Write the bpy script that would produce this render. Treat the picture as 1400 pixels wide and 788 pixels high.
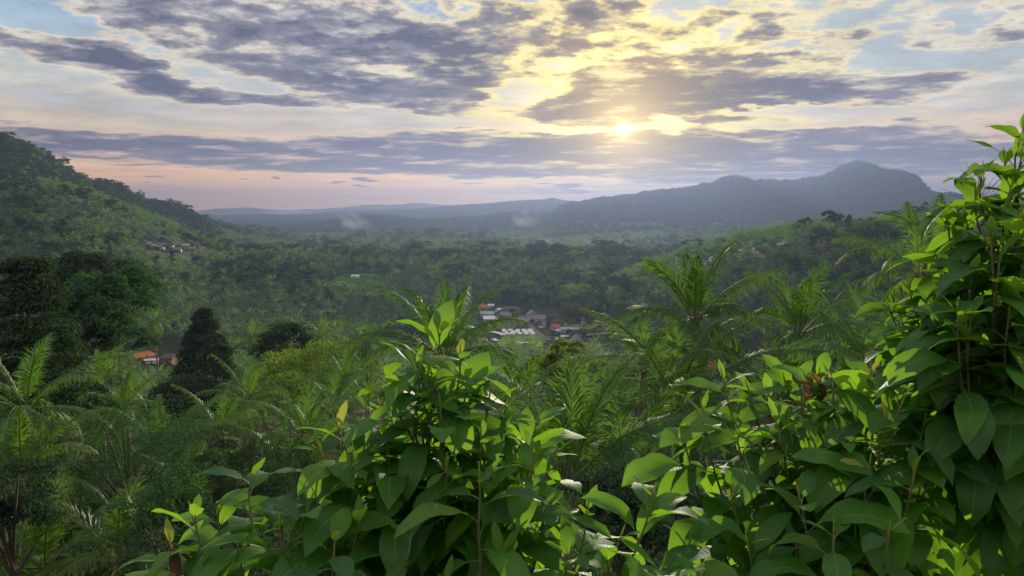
import bpy, math, random
import numpy as np
from mathutils import Vector, Matrix
from mathutils.bvhtree import BVHTree

for o in list(bpy.data.objects): bpy.data.objects.remove(o)
scene = bpy.context.scene
COL = scene.collection
R = math.radians

# ------------------------------------------------------------------ camera
FPX = 1018.0                       # focal length in pixels of the 1400 px wide photograph
PITCH = R(6.17)
CAMZ = 100.0
cam_d = bpy.data.cameras.new('camera'); cam = bpy.data.objects.new('camera', cam_d); COL.objects.link(cam)
cam.location = (0, 0, CAMZ); cam.rotation_euler = (R(90) - PITCH, 0, 0)
cam_d.sensor_width = 36.0; cam_d.lens = 36.0*FPX/1400.0
cam_d.clip_start = 0.05; cam_d.clip_end = 60000
scene.camera = cam

SUN_AZ = math.atan2(853-700, FPX/math.cos(0)) ; SUN_EL = R(6.1)
# ------------------------------------------------------------------ exposure, sampling
vs = scene.view_settings
vs.view_transform = 'Standard'; vs.look = 'None'; vs.exposure = 0.95; vs.gamma = 1.0; vs.use_curve_mapping = False
scene.render.engine = 'CYCLES'
cy = scene.cycles
cy.use_denoising = True
cy.max_bounces = 8; cy.diffuse_bounces = 3; cy.glossy_bounces = 2; cy.transmission_bounces = 4
cy.volume_bounces = 0; cy.transparent_max_bounces = 6; cy.caustics_reflective = False; cy.caustics_refractive = False
cy.sample_clamp_indirect = 4.0

# ------------------------------------------------------------------ node helpers
def srgb(r, g, b):
    f = lambda c: (c/255/12.92) if c/255 <= 0.04045 else ((c/255+0.055)/1.055)**2.4
    return (f(r), f(g), f(b), 1.0)
class NT:
    def __init__(s, tree): s.t = tree; s.n = tree.nodes; s.l = tree.links
    def node(s, kind, **kw):
        n = s.n.new(kind)
        for k, v in kw.items(): setattr(n, k, v)
        return n
    def put(s, sock, v):
        if isinstance(v, bpy.types.NodeSocket): s.l.new(v, sock)
        elif v is not None: sock.default_value = v
    def m(s, op, a, b=None, c=None, clamp=False):
        n = s.node('ShaderNodeMath', operation=op, use_clamp=clamp)
        for i, v in enumerate((a, b, c)):
            if v is not None: s.put(n.inputs[i], v)
        return n.outputs[0]
    def mix(s, f, a, b, blend='MIX'):
        n = s.node('ShaderNodeMix', data_type='RGBA', blend_type=blend)
        s.put(n.inputs[0], f); s.put(n.inputs[6], a); s.put(n.inputs[7], b)
        return n.outputs[2]
    def ramp(s, f, stops, interp='LINEAR'):
        n = s.node('ShaderNodeValToRGB'); cr = n.color_ramp; cr.interpolation = interp
        while len(cr.elements) < len(stops): cr.elements.new(0.5)
        for e, (p, c) in zip(cr.elements, stops):
            e.position = p; e.color = c if isinstance(c, tuple) else (c, c, c, 1)
        s.put(n.inputs[0], f); return n.outputs[0]
    def noise(s, vec, scale, detail=4, rough=0.55, w=None):
        n = s.node('ShaderNodeTexNoise', noise_dimensions='3D')
        if vec is not None: s.put(n.inputs['Vector'], vec)
        n.inputs['Scale'].default_value = scale; n.inputs['Detail'].default_value = detail
        n.inputs['Roughness'].default_value = rough
        return n.outputs
    def xyz(s, x, y, z):
        n = s.node('ShaderNodeCombineXYZ')
        for i, v in enumerate((x, y, z)): s.put(n.inputs[i], v)
        return n.outputs[0]
    def sep(s, v):
        n = s.node('ShaderNodeSeparateXYZ'); s.put(n.inputs[0], v); return n.outputs
    def vm(s, op, a, b=None):
        n = s.node('ShaderNodeVectorMath', operation=op); s.put(n.inputs[0], a)
        if b is not None: s.put(n.inputs[1], b)
        return n.outputs[0]
    def smooth(s, v, a, b):
        n = s.node('ShaderNodeMapRange', interpolation_type='SMOOTHSTEP'); s.put(n.inputs[0], v)
        n.inputs[1].default_value = a; n.inputs[2].default_value = b
        n.inputs[3].default_value = 0; n.inputs[4].default_value = 1
        return n.outputs[0]

def ray(px, py):
    """unit direction through a point of the photograph"""
    x = px-700.0; u = -(py-394.0); c, s_ = math.cos(PITCH), math.sin(PITCH)
    v = Vector((x, FPX*c + u*s_, -FPX*s_ + u*c)); return v.normalized()
def azel(px, py):
    v = ray(px, py); return math.degrees(math.atan2(v.x, v.y)), math.degrees(math.asin(v.z))
def at(px, py, dist):
    """point at horizontal range dist in that direction"""
    v = ray(px, py); k = dist/math.hypot(v.x, v.y); return Vector((0, 0, CAMZ)) + v*k
SUN_DIR = ray(853, 177)
SUN_AZ = math.atan2(SUN_DIR.x, SUN_DIR.y); SUN_EL = math.asin(SUN_DIR.z)

# ------------------------------------------------------------------ world: evening sky with broken cloud
SKY_STRENGTH = 0.12
world = bpy.data.worlds.new('World'); scene.world = world; world.use_nodes = True
def build_world():
    t = NT(world.node_tree); t.n.clear()
    tc = t.node('ShaderNodeTexCoord')
    d = t.vm('NORMALIZE', tc.outputs['Generated']); dx, dy, dz = t.sep(d)
    nish = t.node('ShaderNodeTexSky', sky_type='NISHITA'); nish.sun_disc = False
    nish.sun_elevation = SUN_EL; nish.sun_rotation = SUN_AZ; nish.altitude = 300
    nish.air_density = 1.0; nish.dust_density = 1.5; nish.ozone_density = 1.0
    az = t.m('MULTIPLY', t.m('ARCTAN2', dx, dy), 180/math.pi)
    el = t.m('MULTIPLY', t.m('ARCSINE', dz), 180/math.pi)
    P0 = t.xyz(az, el, 0.0)
    # ragged edges: displace the position with streaky noise
    eln = t.m('MULTIPLY', t.m('LOGARITHM', t.m('ADD', t.m('MAXIMUM', el, 0.0), 2.0), math.e), 14.0)
    st = t.xyz(t.m('MULTIPLY', az, 0.24), eln, 7.3)
    def sub(nz, amp):
        v = t.vm('SUBTRACT', nz, (0.5, 0.5, 0.5)); return t.vm('MULTIPLY', v, amp)
    w1 = sub(t.noise(st, 0.45, 5, 0.6)[1], (5.0, 1.9, 0.0))
    w2 = sub(t.noise(t.xyz(t.m('MULTIPLY', az, 0.36), eln, 2.1), 1.6, 4, 0.55)[1], (1.8, 0.9, 0.0))
    P = t.vm('ADD', P0, t.vm('ADD', w1, w2))
    def blob(px, py, rx, ry, ang, w, lim=1.6):
        a, e = azel(px, py)
        mp = t.node('ShaderNodeMapping', vector_type='TEXTURE'); t.put(mp.inputs[0], P)
        mp.inputs[1].default_value = (a, e, 0); mp.inputs[2].default_value = (0, 0, R(ang))
        mp.inputs[3].default_value = (rx/1018*57.3*lim, ry/1018*57.3*lim, 1)
        g = t.node('ShaderNodeTexGradient', gradient_type='SPHERICAL'); t.put(g.inputs[0], mp.outputs[0])
        return t.m('MULTIPLY', t.smooth(g.outputs['Fac'], 0.0, 0.75), w)
    blobs = BLOBS
    D = None
    for b in blobs:
        v = blob(*b); D = v if D is None else t.m('ADD', D, v)
    # general broken cloud, streaky near the horizon
    n1 = t.noise(st, 0.42, 7, 0.57)[0]
    n2 = t.noise(t.xyz(t.m('MULTIPLY', az, 0.34), eln, 3.0), 1.1, 7, 0.58)[0]
    F = t.m('ADD', t.m('MULTIPLY', t.m('SUBTRACT', n1, 0.5), 2.1), t.m('MULTIPLY', t.m('SUBTRACT', n2, 0.5), t.m('MULTIPLY_ADD', t.smooth(el, 6, 12), 1.3, 2.0)))
    # everywhere outside the picture: broken cloud as well
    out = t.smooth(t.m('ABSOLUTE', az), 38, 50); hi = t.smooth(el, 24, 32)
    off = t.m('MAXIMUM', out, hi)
    D = t.m('ADD', t.m('MULTIPLY', D, t.m('SUBTRACT', 1.0, off)), t.m('MULTIPLY', off, 0.35))
    low = t.smooth(el, 0.2, 3.0)
    T = t.m('ADD', D, t.m('MULTIPLY', F, t.m('MULTIPLY_ADD', low, 0.75, 0.25)))
    # angle from the sun
    dot = t.node('ShaderNodeVectorMath', operation='DOT_PRODUCT'); t.put(dot.inputs[0], d); dot.inputs[1].default_value = SUN_DIR
    ang = t.m('MULTIPLY', t.m('ARCCOSINE', t.m('MINIMUM', dot.outputs['Value'], 1.0)), 180/math.pi)
    near = t.m('EXPONENT', t.m('MULTIPLY', ang, -1/11.0)); nearer = t.m('EXPONENT', t.m('MULTIPLY', ang, -1/3.2))
    # clear sky colours by height
    G = t.ramp(t.m('DIVIDE', el, 60.0, clamp=True), [
        (0.00, srgb(214, 180, 150)), (0.03, srgb(226, 188, 148)), (0.075, srgb(234, 208, 172)), (0.14, srgb(206, 208, 204)),
        (0.20, srgb(168, 194, 214)), (0.26, srgb(105, 155, 208)), (0.5, srgb(70, 115, 180)), (1.0, srgb(50, 90, 160))])
    warm = t.mix(t.m('MULTIPLY', t.smooth(near, 0.12, 0.75), 0.8), G, srgb(252, 230, 160))
    rt = t.mix(t.m('MULTIPLY', t.smooth(az, 5, 25), t.smooth(el, 5, 10)), warm, srgb(178, 192, 198))
    rt = t.mix(t.m('MULTIPLY', t.smooth(az, -9, 8), t.m('MULTIPLY', t.smooth(el, 5.0, 1.5), 0.72)), rt, srgb(158, 148, 176))
    clear = t.mix(0.88, t.mix(1.0, nish.outputs[0], (0.035, 0.035, 0.035, 1), 'MULTIPLY'), rt)
    edge = t.mix(t.smooth(near, 0.05, 0.48), t.mix(t.smooth(el, 2, 9), srgb(228, 188, 158), srgb(226, 214, 194)), srgb(255, 232, 140))
    dark = t.mix(t.smooth(near, 0.10, 0.75), t.mix(t.smooth(el, 2, 12), srgb(126, 122, 140), srgb(128, 128, 142)), srgb(134, 112, 92))
    core = t.mix(t.smooth(near, 0.10, 0.75), t.mix(t.smooth(el, 2, 12), srgb(96, 98, 122), srgb(86, 92, 114)), srgb(92, 80, 76))
    n4 = t.noise(t.xyz(t.m('MULTIPLY', az, 0.2), eln, 4.4), 0.35, 6, 0.6)[0]
    veil = t.m('MULTIPLY', t.smooth(n4, 0.42, 0.68), 0.55)
    clear = t.mix(t.m('MULTIPLY', veil, t.m('SUBTRACT', 1.0, t.smooth(near, 0.3, 0.8))), clear, t.mix(t.smooth(el, 1, 8), srgb(168, 158, 178), srgb(172, 180, 192)))
    c = t.mix(t.m('MULTIPLY', t.smooth(T, -0.30, 0.30), 0.9), clear, edge)
    c = t.mix(t.smooth(T, 0.16, 0.80), c, dark)
    c = t.mix(t.smooth(T, 0.75, 1.45), c, core)
    # billow relief inside the clouds
    n3 = t.noise(t.xyz(t.m('MULTIPLY', az, 0.28), eln, 9.0), 0.8, 8, 0.62)[0]
    thin = t.m('MULTIPLY', t.smooth(n3, 0.50, 0.70), t.smooth(T, 0.3, 0.8))
    c = t.mix(t.m('MULTIPLY', thin, 0.8), c, t.mix(0.35, edge, clear))
    rel = t.m('MULTIPLY_ADD', t.m('SUBTRACT', n3, 0.5), 0.8, 1.0)
    c = t.mix(1.0, c, t.xyz(rel, rel, rel), 'MULTIPLY')
    nb = t.m('MULTIPLY_ADD', t.m('MULTIPLY', t.smooth(near, 0.15, 0.9), t.smooth(T, 0.7, 0.1)), 0.40, 1.0); c = t.mix(1.0, c, t.xyz(nb, nb, nb), 'MULTIPLY')
    # glow of the sun behind the thinnest gap
    gl = t.m('MULTIPLY', nearer, 0.40)
    g2 = t.m('MULTIPLY', t.m('EXPONENT', t.m('MULTIPLY', t.m('MULTIPLY', ang, ang), -1/0.16)), 5.0)
    c = t.mix(gl, c, srgb(255, 214, 110)); 
    g2 = t.m('MULTIPLY', g2, t.m('MULTIPLY_ADD', t.smooth(T, 0.55, 0.0), 0.6, 0.4))
    c = t.mix(1.0, c, t.mix(1.0, (1.0, 0.86, 0.5, 1), t.xyz(g2, g2, g2), 'MULTIPLY'), 'ADD')
    lw = t.m('MULTIPLY', t.smooth(el, 4.5, 0.5), t.smooth(az, 12, -12)); c = t.mix(lw, c, t.mix(1.0, c, (2.6, 2.0, 1.1, 1), 'MULTIPLY'))
    hb = t.m('MULTIPLY_ADD', off, 0.40, 1.0); c = t.mix(1.0, c, t.xyz(hb, hb, hb), 'MULTIPLY')   # sky outside the frame brightened, added as fill light for the foliage
    g3 = t.m('MULTIPLY', t.m('EXPONENT', t.m('MULTIPLY', ang, -1/2.8)), 1.0)
    c = t.mix(1.0, c, t.mix(1.0, (1.0, 0.70, 0.27, 1), t.xyz(g3, g3, g3), 'MULTIPLY'), 'ADD')
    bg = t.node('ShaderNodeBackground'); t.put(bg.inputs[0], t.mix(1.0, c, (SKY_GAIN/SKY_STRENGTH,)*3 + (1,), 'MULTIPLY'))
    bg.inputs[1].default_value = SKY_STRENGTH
    o = t.node('ShaderNodeOutputWorld'); t.l.new(bg.outputs[0], o.inputs[0])
    world.cycles.sampling_method = 'MANUAL'; world.cycles.sample_map_resolution = 512
SKY_GAIN = 0.61
BLOBS = [  # px, py, rx, ry, tilt (degrees, clockwise in the picture is negative), weight
    # dark cloud bodies
    (95, 72, 120, 17, -14, .95), (190, 92, 60, 16, -20, .7), (250, 25, 150, 30, -6, .50), (410, 45, 160, 34, -4, .55), (570, 60, 140, 40, -12, .72),
    (650, 88, 60, 30, -30, .6), (740, 22, 110, 26, 0, .5), (855, 22, 60, 30, -8, .5), (330, 92, 90, 14, -6, .3), (430, 104, 90, 20, -8, .55), (540, 128, 120, 17, -6, .9),
    (250, 128, 200, 9, -1, .7), (420, 148, 70, 9, -8, .45), (600, 142, 50, 10, 0, .4),
    (980, 120, 160, 28, 3, 1.15), (1130, 120, 170, 17, 3, .9), (850, 138, 90, 34, 10, 1.15), (760, 150, 90, 8, 6, .6), (830, 104, 60, 12, 0, .6), (1250, 125, 60, 13, 0, .4),
    (960, 158, 40, 10, 0, .55), (1060, 172, 120, 12, -3, .5), (1190, 182, 100, 9, 0, .45), (1330, 174, 90, 10, 0, .4),
    (160, 197, 260, 14, -2, .6), (420, 208, 320, 17, -1, .80), (760, 200, 260, 17, 0, 1.05), (1040, 208, 260, 20, -2, .95), (1260, 212, 140, 18, 0, .65),
    (600, 232, 240, 13, 0, .65), (230, 222, 200, 7, -1, .45), (740, 238, 160, 10, 0, .45), (950, 238, 130, 10, 0, .55), (700, 262, 90, 7, 0, .4), (1130, 228, 220, 18, 0, .65), (880, 252, 160, 10, 0, .35), (620, 80, 60, 30, -20, .3),
    (1225, 42, 60, 5, 0, .3), (1300, 58, 60, 7, -3, .4), (1190, 36, 40, 8, 0, .3), (1145, 55, 34, 16, 10, .3), (1030, 30, 70, 14, -10, .35), (1110, 8, 90, 8, 0, .3),
    # bright gaps
    (775, 248, 60, 6, -1, -.8), (880, 262, 40, 4, 0, -.3), (300, 168, 230, 9, 0, -.5), (695, 120, 40, 32, -50, -.8), (590, 165, 160, 8, -2, -.8), (735, 172, 70, 7, -4, -1.0),
    (846, 178, 48, 5, 2, -1.3), (905, 166, 34, 12, -50, -.9), (1010, 152, 110, 6, 2, -.9), (830, 66, 80, 9, -6, .5), (935, 74, 70, 8, 4, .45), (745, 62, 50, 13, -10, .5), (770, 95, 60, 6, 0, .35), (1010, 82, 70, 7, 0, .4), (1180, 160, 190, 10, 2, -.6), (1000, 190, 60, 4, 0, -.2),
    (40, 30, 60, 22, 0, -.8), (100, 128, 110, 22, 0, -.6), (290, 105, 60, 8, -10, -.4), (1180, 90, 220, 12, 0, -.3), (1230, 60, 100, 60, 0, -.25), (500, 90, 30, 6, 0, -.2),
    (230, 236, 300, 8, 0, -.35), (200, 262, 320, 14, 0, -.7), (450, 264, 160, 9, 0, -.5),
    # little puffs low over the plain
    (215, 243, 12, 3.5, 0, 1.0), (320, 248, 8, 4, 0, 1.1), (376, 245, 8, 5, 0, 1.2), (497, 248, 12, 5, 0, 1.1), (455, 250, 12, 2.5, 0, .8), (785, 257, 14, 4, 0, .9),
]
build_world()
sun_d = bpy.data.lights.new('sun', 'SUN'); sun_d.energy = 5.0; sun_d.angle = R(0.55); sun_d.color = (1.0, 0.86, 0.62)
sun = bpy.data.objects.new('sun', sun_d); COL.objects.link(sun)
sun.rotation_euler = (-SUN_DIR).to_track_quat('-Z', 'Y').to_euler(); sun.location = (0, 0, 150)
# ------------------------------------------------------------------ small helpers
def tag(o, label=None, cat=None, group=None, kind=None):
    if label: o['label'] = label
    if cat: o['category'] = cat
    if group: o['group'] = group
    if kind: o['kind'] = kind
    return o
def mesh_np(name, verts, faces, mat=None, uv=None, smooth=False):
    """mesh from arrays; faces: (n,3) or (n,4) array, or a list of such arrays"""
    fs = faces if isinstance(faces, list) else [faces]
    fs = [np.asarray(f, dtype=np.int32) for f in fs if len(f)]
    verts = np.asarray(verts, dtype=np.float32)
    me = bpy.data.meshes.new(name)
    me.vertices.add(len(verts)); me.vertices.foreach_set('co', verts.ravel())
    idx = np.concatenate([f.ravel() for f in fs]); tot = np.concatenate([np.full(len(f), f.shape[1], np.int32) for f in fs])
    me.loops.add(len(idx)); me.loops.foreach_set('vertex_index', idx)
    me.polygons.add(len(tot)); me.polygons.foreach_set('loop_start', np.concatenate([[0], np.cumsum(tot)[:-1]]).astype(np.int32))
    me.polygons.foreach_set('loop_total', tot)
    if smooth: me.polygons.foreach_set('use_smooth', np.ones(len(tot), bool))
    if uv is not None:
        l = me.uv_layers.new(name='UVMap'); l.data.foreach_set('uv', np.asarray(uv, np.float32)[idx].ravel())
    me.update(calc_edges=True)
    if mat: me.materials.append(mat)
    return me
def link(name, me, parent=None, loc=None):
    o = bpy.data.objects.new(name, me); COL.objects.link(o)
    if parent: o.parent = parent
    if loc is not None: o.location = loc
    return o
def empty(name, loc, rz=0.0):
    o = bpy.data.objects.new(name, None); COL.objects.link(o); o.location = loc; o.rotation_euler = (0, 0, rz)
    o.empty_display_size = 0.3; return o

# ------------------------------------------------------------------ terrain heights
def _hash(ix, iy, seed):
    h = (ix.astype(np.int64)*374761393 + iy.astype(np.int64)*668265263 + seed*974634777) & 0xffffffff
    h = ((h ^ (h >> 13))*1274126177) & 0xffffffff
    return ((h ^ (h >> 16)) & 0xffff)/65535.0
def vnoise(x, y, seed=0):
    ix = np.floor(x); iy = np.floor(y); fx = x-ix; fy = y-iy; ix = ix.astype(np.int64); iy = iy.astype(np.int64)
    fx = fx*fx*(3-2*fx); fy = fy*fy*(3-2*fy)
    a = _hash(ix, iy, seed); b = _hash(ix+1, iy, seed); c = _hash(ix, iy+1, seed); d = _hash(ix+1, iy+1, seed)
    return (a+(b-a)*fx)+((c+(d-c)*fx)-(a+(b-a)*fx))*fy
def fbm(x, y, seed=0, oct=4):
    s = 0; a = 0.5
    for k in range(oct): s = s+a*(vnoise(x, y, seed+k)-0.5)*2; x = x*2.03+11.3; y = y*2.03-7.7; a *= 0.5
    return s
RAD = np.array([0, 2, 5, 10, 20, 35, 60, 100, 150, 200, 300, 400, 500, 700, 1500, 3000, 6000, 15000, 40000.])
HGT = np.array([98.3, 97.2, 94.6, 91.0, 84.5, 77, 67.5, 56, 46, 38, 24, 12, 5, 0, -3, -5, -5, -5, -5.])
def sky_tab(pts, rc, tree):
    """skyline traced in the picture -> (azimuth, ground height at range rc)"""
    A, H = [], []
    for px, py in pts:
        a, e = azel(px, py); r_ = rc(a) if callable(rc) else rc
        A.append(a); H.append(CAMZ + r_*math.tan(R(e)) - tree)
    return np.array(A), np.array(H)
rcL = lambda a: np.interp(a, [-34, -25, -18], [1500, 1750, 2100])
LEFT = sky_tab([(-400, 120), (-120, 160), (0, 188), (36, 199), (71, 215), (107, 238), (118, 245), (157, 251), (179, 263), (200, 273), (229, 278), (250, 284), (268, 294), (293, 307), (330, 318), (420, 330)], rcL, 11)
LEFT2 = sky_tab([(-400, 230), (-100, 246), (0, 252), (60, 250), (120, 262), (180, 285), (230, 305), (290, 330), (340, 345)], 1000, 11)
RIGHT = sky_tab([(700, 450), (780, 420), (840, 385), (900, 360), (950, 338), (1000, 325), (1060, 314), (1130, 306), (1200, 302), (1290, 292), (1400, 280), (1700, 260)], 600, 12)
MTN = sky_tab([(560, 330), (640, 316), (700, 304), (757, 288), (782, 277), (825, 271), (879, 266), (936, 257), (971, 250), (990, 242), (1000, 240), (1011, 242), (1030, 247), (1071, 250), (1100, 248), (1129, 243), (1150, 232), (1168, 223), (1186, 226), (1204, 233), (1232, 234), (1250, 239), (1261, 251), (1271, 260), (1293, 264), (1400, 270), (1700, 275)], 4500, 9)
MIDR = sky_tab([(380, 312), (480, 297), (520, 295), (580, 300), (650, 298), (700, 290), (800, 300), (900, 310)], 4000, 8)
RIDC = sky_tab([(300, 296), (420, 293), (486, 290), (560, 288), (629, 282), (660, 281), (700, 277), (754, 273), (775, 276), (850, 282), (1000, 290), (1400, 290)], 6800, 6)
RIDD = sky_tab([(-300, 288), (260, 289), (300, 285), (340, 283), (380, 287), (440, 286), (486, 283), (511, 280), (540, 279), (564, 278), (600, 280), (640, 283), (700, 286), (1400, 284), (1700, 286)], 10500, 0)
def ground(x, y):
    x = np.asarray(x, float); y = np.asarray(y, float); r = np.hypot(x, y); a = np.degrees(np.arctan2(x, y))
    z = np.interp(r, RAD, HGT)
    # behind the viewpoint the hill goes on up
    back = np.clip((np.abs(a)-70)/60, 0, 1); back = back*back*(3-2*back)
    z = z*(1-back) + back*(98.3 + np.clip(r, 0, 400)*0.12 - np.clip(r-900, 0, 3000)*0.03)
    n1 = fbm(x/260, y/260, 3, 5); n2 = fbm(x/42, y/42, 9, 3); n3 = fbm(x/1300, y/1300, 21, 5)
    def rid(tab, rc, wf, wb, rough, wob=0.0):
        H = np.interp(a, tab[0], tab[1])+(fbm(a*2.3, a*0+3.1, 61, 4)*14 if tab is MTN else 0); s = (r-rc*(1+wob*n1)); w = np.where(s < 0, wf, wb)
        prof = np.exp(-(s/w)**2)
        return (H+4)*prof*(1+rough*n3*(1-prof)) - 4
    f = 1-back
    cands = [rid(LEFT, rcL(a), 620, 700, .5), rid(LEFT2, 1000, 330, 330, .6, .05), rid(RIGHT, 600, 230, 260, .5, .0),
             rid(MTN, 4500, 1500, 1200, .9, .0), rid(MIDR, 4000, 500, 500, .4), rid(RIDC, 6800, 1200, 900, .7), rid(RIDD, 10500, 1500, 1300, .5)]
    for c in cands:
        c = c*f - 8*(1-f); k = 6.0; d = np.clip((c-z)/k, -1, 1)      # smooth maximum
        z = np.where(d >= 1, c, np.where(d <= -1, z, (z+c)/2 + k*(1+d*d)/4 - k*0.0))
    amp = np.interp(r, [0, 15, 60, 300, 2000, 9000], [0, .5, 2.0, 3.0, 6, 8.0])
    flat = np.exp(-(((a-3)/9)**2 + ((r-560)/150)**2))
    z = z + amp*(n1*0.8 + n2*0.35*np.clip(600/np.maximum(r, 1), 0, 1))*(1-0.9*flat)
    # ribs and gullies on the slopes of the high ground
    z = z + np.clip((z-15)/120, 0, 1)*(np.clip((r-500)/800, 0, 1))*f*(18*fbm(x/420, y/420, 31, 4) + 8*fbm(x/120, y/120, 37, 3))*np.interp(r, [1000, 4500], [.55, 1.0])
    return z
def gz(x, y): return float(ground(np.array([x]), np.array([y]))[0])
def G(px, py):
    """where the line of sight through a point of the photograph meets the ground"""
    v = ray(px, py); hr = math.hypot(v.x, v.y); rr = np.geomspace(2, 12000, 6000)
    X = v.x/hr*rr; Y = v.y/hr*rr; Z = CAMZ + v.z/hr*rr; hit = np.nonzero(Z < ground(X, Y))[0]
    i = hit[0] if len(hit) else len(rr)-1
    return Vector((X[i], Y[i], float(ground(X[i:i+1], Y[i:i+1])[0])))

def mat_new(name):
    m = bpy.data.materials.new(name); m.use_nodes = True; t = NT(m.node_tree); t.n.clear()
    o = t.node('ShaderNodeOutputMaterial'); return m, t, o
def simple_mat(name, col, rough=0.7, var=0.15, scale=3.0, metal=0.0, bump=0.0, spec=0.4):
    m, t, o = mat_new(name); tc = t.node('ShaderNodeTexCoord').outputs['Object']
    n = t.noise(tc, scale, 5, 0.6)[0]; k = t.m('MULTIPLY_ADD', t.m('SUBTRACT', n, 0.5), var*3, 1.0)
    b = t.node('ShaderNodeBsdfPrincipled'); t.put(b.inputs['Base Color'], t.mix(1.0, col, t.xyz(k, k, k), 'MULTIPLY'))
    b.inputs['Roughness'].default_value = rough; b.inputs['Metallic'].default_value = metal; b.inputs['Specular IOR Level'].default_value = spec
    if bump:
        bp = t.node('ShaderNodeBump'); bp.inputs['Strength'].default_value = bump; t.put(bp.inputs['Height'], n); t.l.new(bp.outputs[0], b.inputs['Normal'])
    t.l.new(b.outputs[0], o.inputs[0]); return m

def build_ground():
    rr = np.concatenate([[0.4, 1, 1.6, 2.4, 3.5, 5, 7], np.geomspace(9, 12400, 250)])
    az = np.radians(np.concatenate([np.arange(-180, -60, 4.0), np.arange(-60, -42, 1.0), np.arange(-42, 42, 0.16), np.arange(42, 60, 1.0), np.arange(60, 180, 4.0)]))
    A, Rr = np.meshgrid(az, rr); X = Rr*np.sin(A); Y = Rr*np.cos(A); Z = ground(X, Y)
    n, m = A.shape; V = np.stack([X, Y, Z], -1).reshape(-1, 3); V = np.vstack([V, [[0, 0, gz(0.01, 0.01)]]])
    i = np.arange(n-1)[:, None]; j = np.arange(m)[None]; j2 = (j+1) % m
    q = np.stack([i*m+j, i*m+j2, (i+1)*m+j2, (i+1)*m+j], -1).reshape(-1, 4)[:, ::-1]
    jj = np.arange(m); tr = np.stack([np.full(m, n*m), jj, (jj+1) % m], -1)[:, ::-1]
    mt, t, o = mat_new('jungle_floor'); tc = t.node('ShaderNodeTexCoord').outputs['Object']
    a1 = t.noise(tc, 0.9, 5, 0.6)[0]; a2 = t.noise(tc, 0.012, 8, 0.65)[0]; a3 = t.noise(tc, 0.06, 4, 0.6)[0]
    c = t.mix(a1, (0.012, 0.020, 0.008, 1), (0.035, 0.050, 0.018, 1))
    far = t.mix(t.smooth(a2, 0.4, 0.62), (0.018, 0.040, 0.018, 1), (0.040, 0.075, 0.028, 1))
    far = t.mix(t.smooth(a3, 0.35, 0.7), far, (0.022, 0.045, 0.016, 1))
    cd = t.vm('LENGTH', tc); 
    ln = t.node('ShaderNodeVectorMath', operation='LENGTH'); t.put(ln.inputs[0], tc)
    c = t.mix(t.smooth(ln.outputs['Value'], 250, 700), c, far)
    b = t.node('ShaderNodeBsdfPrincipled'); t.put(b.inputs['Base Color'], c); b.inputs['Roughness'].default_value = 0.9; b.inputs['Specular IOR Level'].default_value = 0.15
    bp = t.node('ShaderNodeBump'); bp.inputs['Strength'].default_value = 0.9; bp.inputs['Distance'].default_value = 7.0
    t.put(bp.inputs['Height'], t.noise(tc, 0.09, 4, 0.6)[0]); t.l.new(bp.outputs[0], b.inputs['Normal'])
    t.l.new(b.outputs[0], o.inputs[0])
    me = mesh_np('ground', V, [q, tr], mt, smooth=True)
    g = link('ground', me); g['kind'] = 'structure'; return g
ground_ob = build_ground()
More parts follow.
